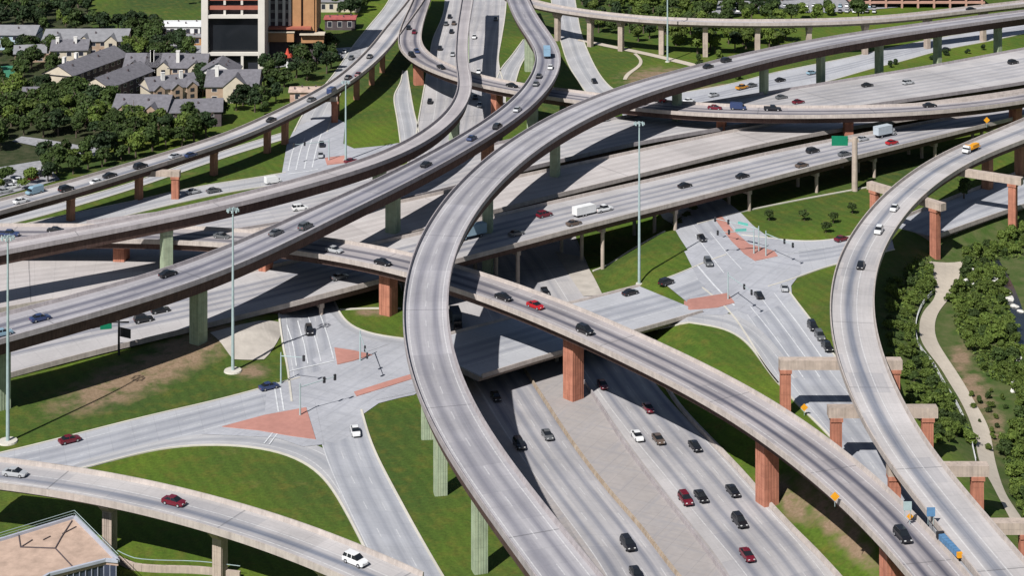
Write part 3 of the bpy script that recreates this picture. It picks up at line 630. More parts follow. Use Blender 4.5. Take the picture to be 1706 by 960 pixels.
deck('D', 'ramp_bridge', 'long straight ramp on red piers descending from centre left to the lower right corner', 'ramp bridge',
     [(-120, 376), (0, 377), (100, 375), (200, 377), (300, 380), (390, 383), (434, 387), (520, 396), (587, 405), (656, 416), (679, 421), (778, 450), (800, 457), (847, 471), (894, 486), (941, 504), (988, 523), (1034, 544), (1081, 567), (1128, 590), (1191, 620), (1262, 655), (1318, 687), (1382, 733), (1439, 776), (1506, 832), (1563, 893), (1610, 955), (1650, 1010)],
     [(-120, 404), (0, 405), (120, 404), (246, 402), (305, 405), (387, 411), (463, 417), (489, 420), (545, 429), (588, 435), (653, 448), (674, 455), (745, 479), (775, 488), (800, 498), (847, 516), (894, 537), (948, 560), (988, 578), (1034, 599), (1105, 632), (1152, 655), (1191, 678), (1262, 726), (1332, 785), (1403, 842), (1474, 915), (1512, 960), (1560, 1020)],
     [7, 7.2, 8.2, 10.8, 13.6, 13.6, 12.4, 11.4, 10.9, 10.6, 10.4, 10.2, 10], M_DECKD, M_PAR, M_STEEL, k=5, wk=16)
deck('G', 'ramp_bridge', 'single lane ramp at the right curving over straddle frames beside the wooded creek', 'ramp bridge',
     [(1780, 166), (1706, 200), (1670, 216), (1650, 224), (1630, 232), (1587, 250), (1540, 276), (1494, 307), (1470, 328), (1442, 361), (1418, 394), (1400, 424), (1390, 450), (1383, 485), (1380, 520), (1382, 560), (1393, 602), (1409, 645), (1423, 677), (1460, 751), (1495, 799), (1538, 852), (1577, 902), (1625, 962), (1665, 1010)],
     [(1780, 208), (1706, 236), (1681, 245), (1646, 259), (1611, 274), (1576, 298), (1540, 327), (1512, 355), (1489, 387), (1471, 420), (1462, 450), (1456, 480), (1455, 509), (1460, 553), (1470, 595), (1488, 640), (1505, 677), (1520, 709), (1566, 772), (1616, 831), (1669, 891), (1704, 932), (1770, 1010)],
     [13.5, 13.3, 13, 13, 12.6, 11.5, 10.5], M_DECKG, M_PAR, M_STEEL, flip=True)
deck('C', 'ramp_bridge', 'empty pale high ramp curving from top centre down to the left edge', 'ramp bridge',
     [(773, -40), (769, 0), (762, 42), (759, 85), (760, 116), (764, 137), (761, 158), (752, 178), (737, 198), (702, 225), (670, 242), (626, 261), (577, 278), (503, 297), (441, 316), (380, 333), (295, 352), (222, 369), (172, 379), (98, 391), (0, 406), (-80, 422)],
     [(793, -40), (789, 0), (782, 42), (779, 85), (780, 114), (788, 133), (789, 150), (783, 168), (771, 188), (757, 203), (710, 242), (670, 262), (626, 280), (577, 296), (503, 317), (441, 332), (387, 346), (295, 363), (222, 379), (172, 390), (98, 404), (0, 423), (-80, 440)],
     [20, 20, 20, 20, 20, 19.5, 18.5, 17.2, 16, 15, 14.5], M_DECKC, M_PARG, M_STEEL, depth=2.8, inset=.55)
deck('B', 'ramp_bridge', 'high two lane ramp with dark cars running from the left edge up to top centre', 'ramp bridge',
     [(-80, 549), (0, 528), (71, 510), (142, 493), (213, 474), (283, 452), (354, 426), (407, 404), (447, 384), (496, 362), (541, 342), (588, 321), (634, 300), (681, 277), (728, 251), (775, 225), (827, 190), (859, 160), (878, 140), (892, 117), (895, 100), (891, 82), (877, 62), (863, 42), (852, 21), (845, 0), (832, -40)],
     [(-80, 592), (0, 572), (30, 563), (94, 545), (164, 526), (211, 511), (258, 496), (328, 475), (387, 457), (447, 424), (494, 399), (541, 376), (588, 352), (634, 330), (681, 308), (728, 281), (775, 256), (830, 221), (870, 195), (901, 169), (920, 145), (931, 122), (936, 103), (935, 87), (924, 67), (908, 45), (891, 22), (880, 0), (864, -40)],
     [17, 18, 19.2, 20, 20, 20, 19.5, 19], M_DECKB, M_PARG, M_STEEL, depth=2.8, inset=.55, k=5, wk=16)
deck('A', 'ramp_bridge', 'tallest ramp, the big empty S curve rising through the centre of the interchange', 'ramp bridge',
     [(940, 1035), (887, 960), (843, 902), (800, 848), (775, 813), (728, 742), (705, 692), (688, 652), (676, 610), (671, 581), (669, 532), (672, 485), (679, 447), (691, 412), (707, 380), (728, 349), (752, 318), (775, 294), (814, 261), (854, 230), (898, 206), (941, 183), (983, 165), (1020, 150), (1081, 130), (1140, 114), (1200, 99), (1292, 80), (1360, 67), (1429, 55), (1498, 45), (1567, 36), (1635, 27), (1706, 18), (1790, 8)],
     [(1062, 1035), (997, 960), (960, 910), (910, 850), (870, 798), (835, 757), (808, 718), (782, 675), (765, 635), (752, 598), (743, 555), (741, 508), (744, 470), (750, 442), (757, 420), (773, 388), (789, 360), (802, 342), (825, 314), (856, 284), (885, 260), (926, 231), (973, 203), (1025, 177), (1081, 157), (1140, 140), (1200, 126), (1292, 98), (1360, 83), (1429, 70), (1498, 59), (1567, 50), (1635, 39), (1706, 30), (1790, 19)],
     [18, 19.5, 21, 22, 22.3, 22.4, 22.2, 21, 19.5, 17], M_DECKA, M_PARG, M_STEEL, depth=2.8, inset=.55, k=6, wk=20)
deck('H', 'ramp_bridge', 'low ramp bridge crossing the lower left corner on beige piers', 'ramp bridge',
     [(-90, 760), (0, 768), (70, 775), (141, 784), (211, 797), (281, 812), (352, 830), (400, 844), (470, 864), (541, 889), (611, 917), (700, 958), (790, 1005)],
     [(-90, 802), (0, 811), (70, 819), (141, 832), (211, 847), (281, 864), (352, 884), (400, 898), (470, 922), (531, 947), (560, 960), (660, 1010)],
     [11.5, 11, 10.5, 10], M_DECKG, M_PAR, M_CGIRD, depth=1.0)
deck('I', 'ramp_bridge', 'slim far ramp bridge on beige posts in front of the trees at top right', 'ramp bridge',
     [(840, -16), (889, 2), (941, 14), (1011, 22), (1081, 30), (1200, 34), (1306, 35), (1423, 32), (1517, 25), (1611, 13), (1704, 3), (1800, -10)],
     [(830, -6), (885, 11), (940, 22), (1011, 31), (1081, 38), (1200, 41.5), (1306, 41.5), (1423, 38), (1517, 31.5), (1611, 20), (1704, 10), (1800, -3)],
     [13, 14, 14, 14, 14], M_DECKC, M_PAR, M_CGIRD, depth=1.2, wk=25)
# piers
piers('A', [(803, 757), (739, 642), (706, 561), (826, 312), (938, 238), (1130, 150), (1275, 103), (1365, 76), (1465, 60), (1562, 45), (1660, 30)], M_GREEN, 2.5, 2.3, 1.3)
piers('B', [(328, 455), (13, 550), (664, 316), (905, 172), (868, 45), (890, 80)], M_GREEN, 3.3, 2.8, 1.3)
piers('B', [(820, 226)], M_BROWN, 3.3, 2.8, 1.3)
piers('C', [(283, 364), (772, 200), (645, 288), (772, 60), (770, 20)], M_GREEN, 3.0, 2.6, 1.3)
piers('D', [(210, 392), (440, 402), (652, 434), (963, 537), (1272, 697), (1480, 872)], M_ORANGE, 3.5, 3.3, 1.15)
piers('E', [(690, 100), (965, 165), (1197, 186), (1406, 187), (1690, 168), (830, 145)], M_ORANGE, 3.4, 2.8, 1.15)
piers('F', [(118, 316), (226, 281), (360, 240), (447, 202), (478, 188), (560, 145), (595, 122), (622, 98), (645, 80)], M_BROWN, 1.9, 1.8, 1.2)
piers('H', [(175, 812), (370, 868), (540, 930)], M_BEIGE, 2.0, 2.0, capw=4.6)
piers('I', [(925, 14), (986, 24), (1038, 30), (1102, 35), (1174, 37), (1256, 38), (1345, 38), (1440, 34), (1540, 26), (1640, 13)], M_BEIGE, 2.0, 2.0, capw=4.2)
piers('G', [(1645, 248), (1700, 218)], M_BROWN, 2.6, 2.6, 1.2)
# paved gore that joins the two ramps in the lower right corner
m = MB(); gp = [(1548, 868), (1563, 893), (1610, 955), (1650, 1010), (1665, 1010), (1625, 962), (1577, 902)]; gq = [P(x, y, 10.35) for x, y in gp]
for tri in tessellate_polygon([[Vector(q) for q in gq]]): t3 = [gq[i] for i in tri]; m.face(t3 if (t3[1] - t3[0])[0] * (t3[2] - t3[0])[1] > (t3[1] - t3[0])[1] * (t3[2] - t3[0])[0] else t3[::-1])
for a, b in zip(gq, gq[1:] + gq[:1]): m.quad(a, b, b - UP * 1.2, a - UP * 1.2)
m.build('gore_slab', M_PAVE, DECKS['G']['root'])
def bents(key, step, offs, r=0.55, skip=(), s0=8.0, capd=1.2):
    rb = DECKS[key]; s = s0
    while s < rb['s'][-1]:
        i = int(np.searchsorted(rb['s'], s)); s += step
        if i >= len(rb['c']): break
        c, n, w = rb['c'][i], rb['n'][i], rb['w'][i]; x, y = proj(c)
        if x < -80 or x > 1800: continue
        if any(a <= x <= b for a, b in skip): continue
        zt = c[2] - rb['depth'] + .02; m = MB(); a, b = c - n * (w / 2 - 1.6), c + n * (w / 2 - 1.6)
        m.beam((a[0], a[1], zt - capd / 2), (b[0], b[1], zt - capd / 2), 1.2, capd); cp = m.build('pier_cap', M_BEIGE, rb['root'])
        for o in offs:
            q = c + n * (w / 2 - 2.2) * o; z0 = hgt(q[0], q[1])
            if zt - z0 < 2.2: continue
            m = MB(); m.cyl((q[0], q[1], z0 - .4), (q[0], q[1], zt - capd - .002), r, r, 12); m.build('pier', M_BEIGE, cp)
bents('R1', 29, (-1, 0, 1), skip=((-80, 330),), s0=10)
bents('R2', 31, (-1, 1), skip=((-80, 420),), s0=16)
bents('R3', 33, (-1, 0, 1), skip=((-80, 420),), s0=20)
bents('BR', 34, (-1, -.33, .33, 1), r=.5, s0=30, capd=.9)
bents('ER', 22, (-1, 0, 1), r=.5, s0=12, capd=.9)
# straddle frames carrying the right hand ramp
def straddle(key, a, b, zt, cols, ext=0.0, capw=2.2, caph=2.1):
    rb = DECKS[key]; A, B = P(*a, zt), P(*b, zt); d = (B - A) / np.linalg.norm(B - A)
    m = MB(); m.beam(A - UP * caph / 2, B - UP * caph / 2, capw, caph); cp = m.build('straddle_beam', M_BEIGE, rb['root'])
    rot = math.atan2(d[1], d[0])
    for t in cols:
        q = A + (B - A) * t; z0 = hgt(q[0], q[1]); m = MB(); zc = zt - caph - .003
        m.box((q[0], q[1], (z0 - .5 + zc - .8) / 2), (2.2, 2.0, zc - .8 - z0 + .5), rot); ribs(m, q[0], q[1], z0 - .4, zc - 1.0, 2.2, 2.0, rot, 3)
        m.box((q[0], q[1], zc - .4), (2.6, 2.5, .8), rot)
        m.build('pier', M_ORANGE, cp)
straddle('G', (1298, 598), (1502, 598), 12.4, (.05, .94))
straddle('G', (1379, 677), (1561, 677), 12.0, (.075, .91))
straddle('G', (1478, 773), (1646, 773), 11.4, (.07, .89))
straddle('G', (1590, 868), (1722, 868), 10.8, (.08, .9))
straddle('G', (1448, 302), (1572, 339), 12.5, (.08, .89))
straddle('G', (1585, 278), (1703, 296), 12.6, (.87,))
straddle('F', (205, 283), (300, 284), 8.6, (.92,), caph=1.7)
straddle('F', (497, 162), (562, 160), 9.2, (.93,), caph=1.7)
# ------------------------------------------------------------------ vehicles
CARC = dict(black=(0.012, 0.012, 0.015), grey=(0.11, 0.115, 0.12), silver=(0.42, 0.43, 0.44), white=(0.78, 0.78, 0.77), red=(0.42, 0.012, 0.018), maroon=(0.14, 0.008, 0.02),
            blue=(0.03, 0.05, 0.13), brown=(0.12, 0.085, 0.065), orange=(0.6, 0.26, 0.02), lightblue=(0.25, 0.38, 0.46))
def paint(c):
    k = 'car_paint_' + c
    if k not in MATS:
        g = NG(k); g.b.inputs['Coat Weight'].default_value = 0.5; g.b.inputs['Coat Roughness'].default_value = 0.08
        g.b.inputs['Specular IOR Level'].default_value = 0.5; MATS[k] = g.out((*CARC[c], 1), 0.35)
    return MATS[k]
def hull(secs, mi=0, m=None):
    """secs: list of (x, halfwidth, z0, z1) boxes lofted along x"""
    m = m or MB(); i0 = len(m.v)
    for x, w, z0, z1 in secs:
        m.v += [(x, -w, z0), (x, w, z0), (x, w * 1.0, (z0 + z1) / 2 + .05), (x, w * .93, z1), (x, -w * .93, z1), (x, -w, (z0 + z1) / 2 + .05)]
    for k in range(len(secs) - 1):
        for j in range(6):
            a, b = i0 + k * 6 + j, i0 + k * 6 + (j + 1) % 6
            m.f.append((a, b, b + 6, a + 6)); m.uv.append(None); m.mi.append(mi)
    n = len(secs) - 1
    m.f.append(tuple(i0 + k for k in range(5, -1, -1))); m.f.append(tuple(i0 + n * 6 + k for k in range(6))); m.uv += [None] * 2; m.mi += [mi] * 2
    return m
def cabin(x0, x1, xr0, xr1, w, wr, z0, z1):
    """glasshouse: (x0..x1) at the belt, (xr0..xr1) at the roof; returns glass mesh and roof mesh"""
    m = MB(); b = [(x0, -w, z0), (x1, -w, z0), (x1, w, z0), (x0, w, z0)]; t = [(xr0, -wr, z1), (xr1, -wr, z1), (xr1, wr, z1), (xr0, wr, z1)]
    i = 0; m.v = b + t
    for fc in ((0, 1, 5, 4), (1, 2, 6, 5), (2, 3, 7, 6), (3, 0, 4, 7), (4, 5, 6, 7)): m.f.append(fc); m.uv.append(None); m.mi.append(0)
    return m
CM = {}
def wheelmesh(r, w):
    k = ('w', r, w)
    if k not in CM:
        m = MB(); m.cyl((0, -w / 2, 0), (0, w / 2, 0), r, r, 12); m.cyl((0, -w / 2 - .012, 0), (0, w / 2 + .012, 0), r * .6, r * .6, 10, mi=1)
        CM[k] = m.mesh('wheel', [M_TYRE, plain('alloy', (0.35, 0.35, 0.36), 0.4)])
    return CM[k]
def vmesh(kind, c):
    """list of (part name, mesh) for one kind and colour"""
    if (kind, c) in CM: return CM[kind, c]
    p = paint(c); out = []; B = MB(); Gm = None
    if kind == 'sedan':
        hull([(-2.38, .70, .42, .78), (-2.28, .84, .28, .98), (-1.5, .90, .24, 1.02), (-.2, .91, .22, .98), (.95, .91, .22, .95), (1.7, .88, .24, .88), (2.2, .80, .28, .76), (2.36, .66, .36, .62)], m=B)
        hull([(-1.05, .60, 1.40, 1.455), (-.75, .64, 1.40, 1.475), (.05, .64, 1.40, 1.475), (.3, .60, 1.40, 1.45)], m=B)
        for sx in (-1, 1): B.beam((-.28, sx * .83, .97), (-.28, sx * .63, 1.42), .09, .03)
        Gm = cabin(-1.78, 1.18, -1.02, .32, .83, .61, .95, 1.43); wb, r = (-1.42, 1.42), .33; hw = .80
    elif kind == 'suv':
        hull([(-2.4, .78, .45, .95), (-2.34, .90, .32, 1.12), (-1.5, .95, .28, 1.14), (.9, .95, .28, 1.12), (1.75, .92, .3, 1.04), (2.25, .85, .34, .9), (2.4, .72, .42, .75)], m=B)
        hull([(-2.0, .66, 1.70, 1.76), (-1.8, .70, 1.70, 1.80), (.1, .70, 1.70, 1.80), (.4, .66, 1.70, 1.75)], m=B)
        for x in (-1.2, -.2):
            for sx in (-1, 1): B.beam((x, sx * .87, 1.1), (x, sx * .69, 1.74), .12, .03)
        Gm = cabin(-2.28, 1.2, -2.0, .42, .87, .67, 1.1, 1.73); wb, r = (-1.45, 1.48), .38; hw = .84
    elif kind == 'pickup':
        hull([(-2.85, .90, .5, 1.05), (-2.8, .93, .42, 1.08), (-.95, .95, .4, 1.08), (.2, .95, .38, 1.1), (1.35, .95, .38, 1.1), (2.1, .92, .4, 1.08), (2.65, .88, .42, 1.0), (2.8, .78, .5, .85)], m=B)
        B.box((-1.85, 0, 1.09), (1.7, 1.5, .02), mi=1)
        for sy in (-1, 1): B.box((-1.85, sy * .84, 1.16), (1.9, .12, .16))
        B.box((-2.77, 0, 1.16), (.1, 1.6, .16))
        hull([(-.75, .66, 1.78, 1.83), (.4, .7, 1.78, 1.86), (.75, .64, 1.78, 1.82)], m=B)
        Gm = cabin(-.92, 1.35, -.75, .75, .86, .66, 1.08, 1.8); wb, r = (-1.75, 1.8), .40; hw = .84
    elif kind == 'van':
        hull([(-2.7, .92, .4, 2.1), (-2.6, .98, .35, 2.25), (.9, .98, .35, 2.25), (1.5, .96, .35, 1.9)], m=B)
        hull([(1.5, .96, .35, 1.2), (2.3, .92, .38, 1.08), (2.6, .80, .45, .9)], m=B)
        Gm = cabin(1.2, 1.95, 1.0, 1.35, .94, .84, 1.2, 1.95); wb, r = (-1.7, 1.8), .36; hw = .86
    elif kind in ('truck', 'truck2'):
        hull([(2.2, 1.0, .5, 2.0), (2.5, 1.05, .45, 2.3), (3.4, 1.05, .45, 2.25), (3.55, 1.03, .45, 1.3), (4.2, .98, .5, 1.2), (4.35, .85, .55, .95)], m=B)
        B.box((-1.0, 0, .85), (6.6, 1.0, .25), mi=1)
        Gm = cabin(2.6, 3.62, 2.75, 3.38, 1.062, .98, 1.35, 2.1); wb, r = (-2.6, 3.5), .48; hw = .92
    gl = M_GLASS
    out = [('body', B.mesh('body', [p, M_DARK])), ('windows', Gm.mesh('windows', gl))]
    if kind == 'truck':
        m = MB(); m.box((-1.2, 0, 2.35), (6.4, 2.4, 2.6)); m.box((-1.2, 0, 3.66), (6.46, 2.44, .05)); out.append(('cargo_box', m.mesh('cargo_box', M_CARGO.get(c, M_WHITE))))
    if kind == 'truck2':
        m = MB(); m.box((-1.2, 0, 1.05), (6.0, 2.3, .14)); m.box((1.75, 0, 1.7), (.12, 2.2, 1.2)); m.box((-1.4, .35, 1.6), (4.2, 1.3, .9)); m.box((-2.6, -.4, 1.5), (1.6, 1.2, .7)); m.cyl((-.4, -.7, 1.5), (1.2, -.7, 1.5), .4, .4)
        out.append(('flat_bed', m.mesh('flat_bed', M_YSIGN)))
    lt = MB(); tl = MB(); xf = max(v[0] for v in B.v); xb = min(v[0] for v in B.v)
    CM[kind, c] = (out, wb, r, hw); return CM[kind, c]
M_CARGO = {'lightblue': plain('cargo_blue', (0.30, 0.42, 0.50), .5, .1), 'silver': plain('cargo_grey', (0.45, 0.5, 0.54), .5, .1), 'black': plain('cargo_dark', (0.06, 0.08, 0.1), .5, .1), 'white': M_WHITE, 'grey': plain('cargo_sky', (0.24, 0.38, 0.5), .5, .1)}
M_HEAD = plain('lamp_glass', (.7, .7, .68), .2, .05, 1, .5); M_TAIL = plain('tail_lamp', (.35, .01, .01), .3, .05, 1, .5)
LAMPS = dict(sedan=(2.30, -2.33, .66, .52), suv=(2.36, -2.38, .78, .58), pickup=(2.76, -2.84, .84, .66))
def place(px, py, key):
    if isinstance(key, str):
        i = station(key, px, py); z = DECKS[key]['c'][i][2]
        for _ in range(3):
            p = P(px, py + 3, z); c = DECKS[key]['c']; i = int(np.argmin(((c[:, :2] - p[:2]) ** 2).sum(1))); z = c[i][2]
        t = DECKS[key]['t'][i]; j = min(i + 1, len(c) - 1); sl = (c[j][2] - c[max(i - 1, 0)][2]) / (np.linalg.norm((c[j] - c[max(i - 1, 0)])[:2]) + 1e-6)
        root = DECKS[key].get('root')
        if root is None: z = hgt(p[0], p[1]) + .2
        return P(px, py + 3, z), math.atan2(t[1], t[0]), z
    p = G(px, py + 3); q = G(px + key[0], py + 3 + key[1]); z = hgt(p[0], p[1]) + .2
    return P(px, py + 3, z), math.atan2(q[1] - p[1], q[0] - p[0]), z
def car(px, py, key, c, kind, label, cat='car', group=None, rev=False, name=None):
    p, a, z = place(px, py, key); out, wb, r, hw = vmesh(kind, c)
    if rev: a += math.pi
    t = thing(name or {'sedan': 'sedan_car', 'suv': 'suv_car', 'pickup': 'pickup_truck', 'van': 'van', 'truck': 'box_truck', 'truck2': 'flatbed_truck'}[kind], label, cat, (p[0], p[1], z + .012), a, group)
    for n, me in out: link(n, me, t)
    if py > 300 and kind in LAMPS:
        xf, xb, zl, wl = LAMPS[kind]
        for sy in (-1, 1):
            for nm, xx, mt in (('headlight', xf, M_HEAD), ('taillight', xb, M_TAIL)):
                if nm not in CM: mm = MB(); mm.box((0, 0, 0), (.10, .34, .16)); CM[nm] = mm.mesh(nm, mt)
                l = link(nm, CM[nm], t); l.location = (xx, sy * wl, zl)
    for x in wb:
        for sy in (-1, 1):
            w = link('wheel', wheelmesh(r, .24), t); w.location = (x, sy * (hw + .02), r)
    return t
gB, gD, gE, gF = 'vehicles on the high two lane ramp', 'vehicles on the long straight ramp', 'vehicles on the red pier ramp', 'vehicles on the upper left ramp'
g1, g3, gT, gJ = 'vehicles on the near freeway roadway', 'vehicles on the far freeway roadway', 'vehicles on the sunken freeway', 'vehicles on the frontage roads'
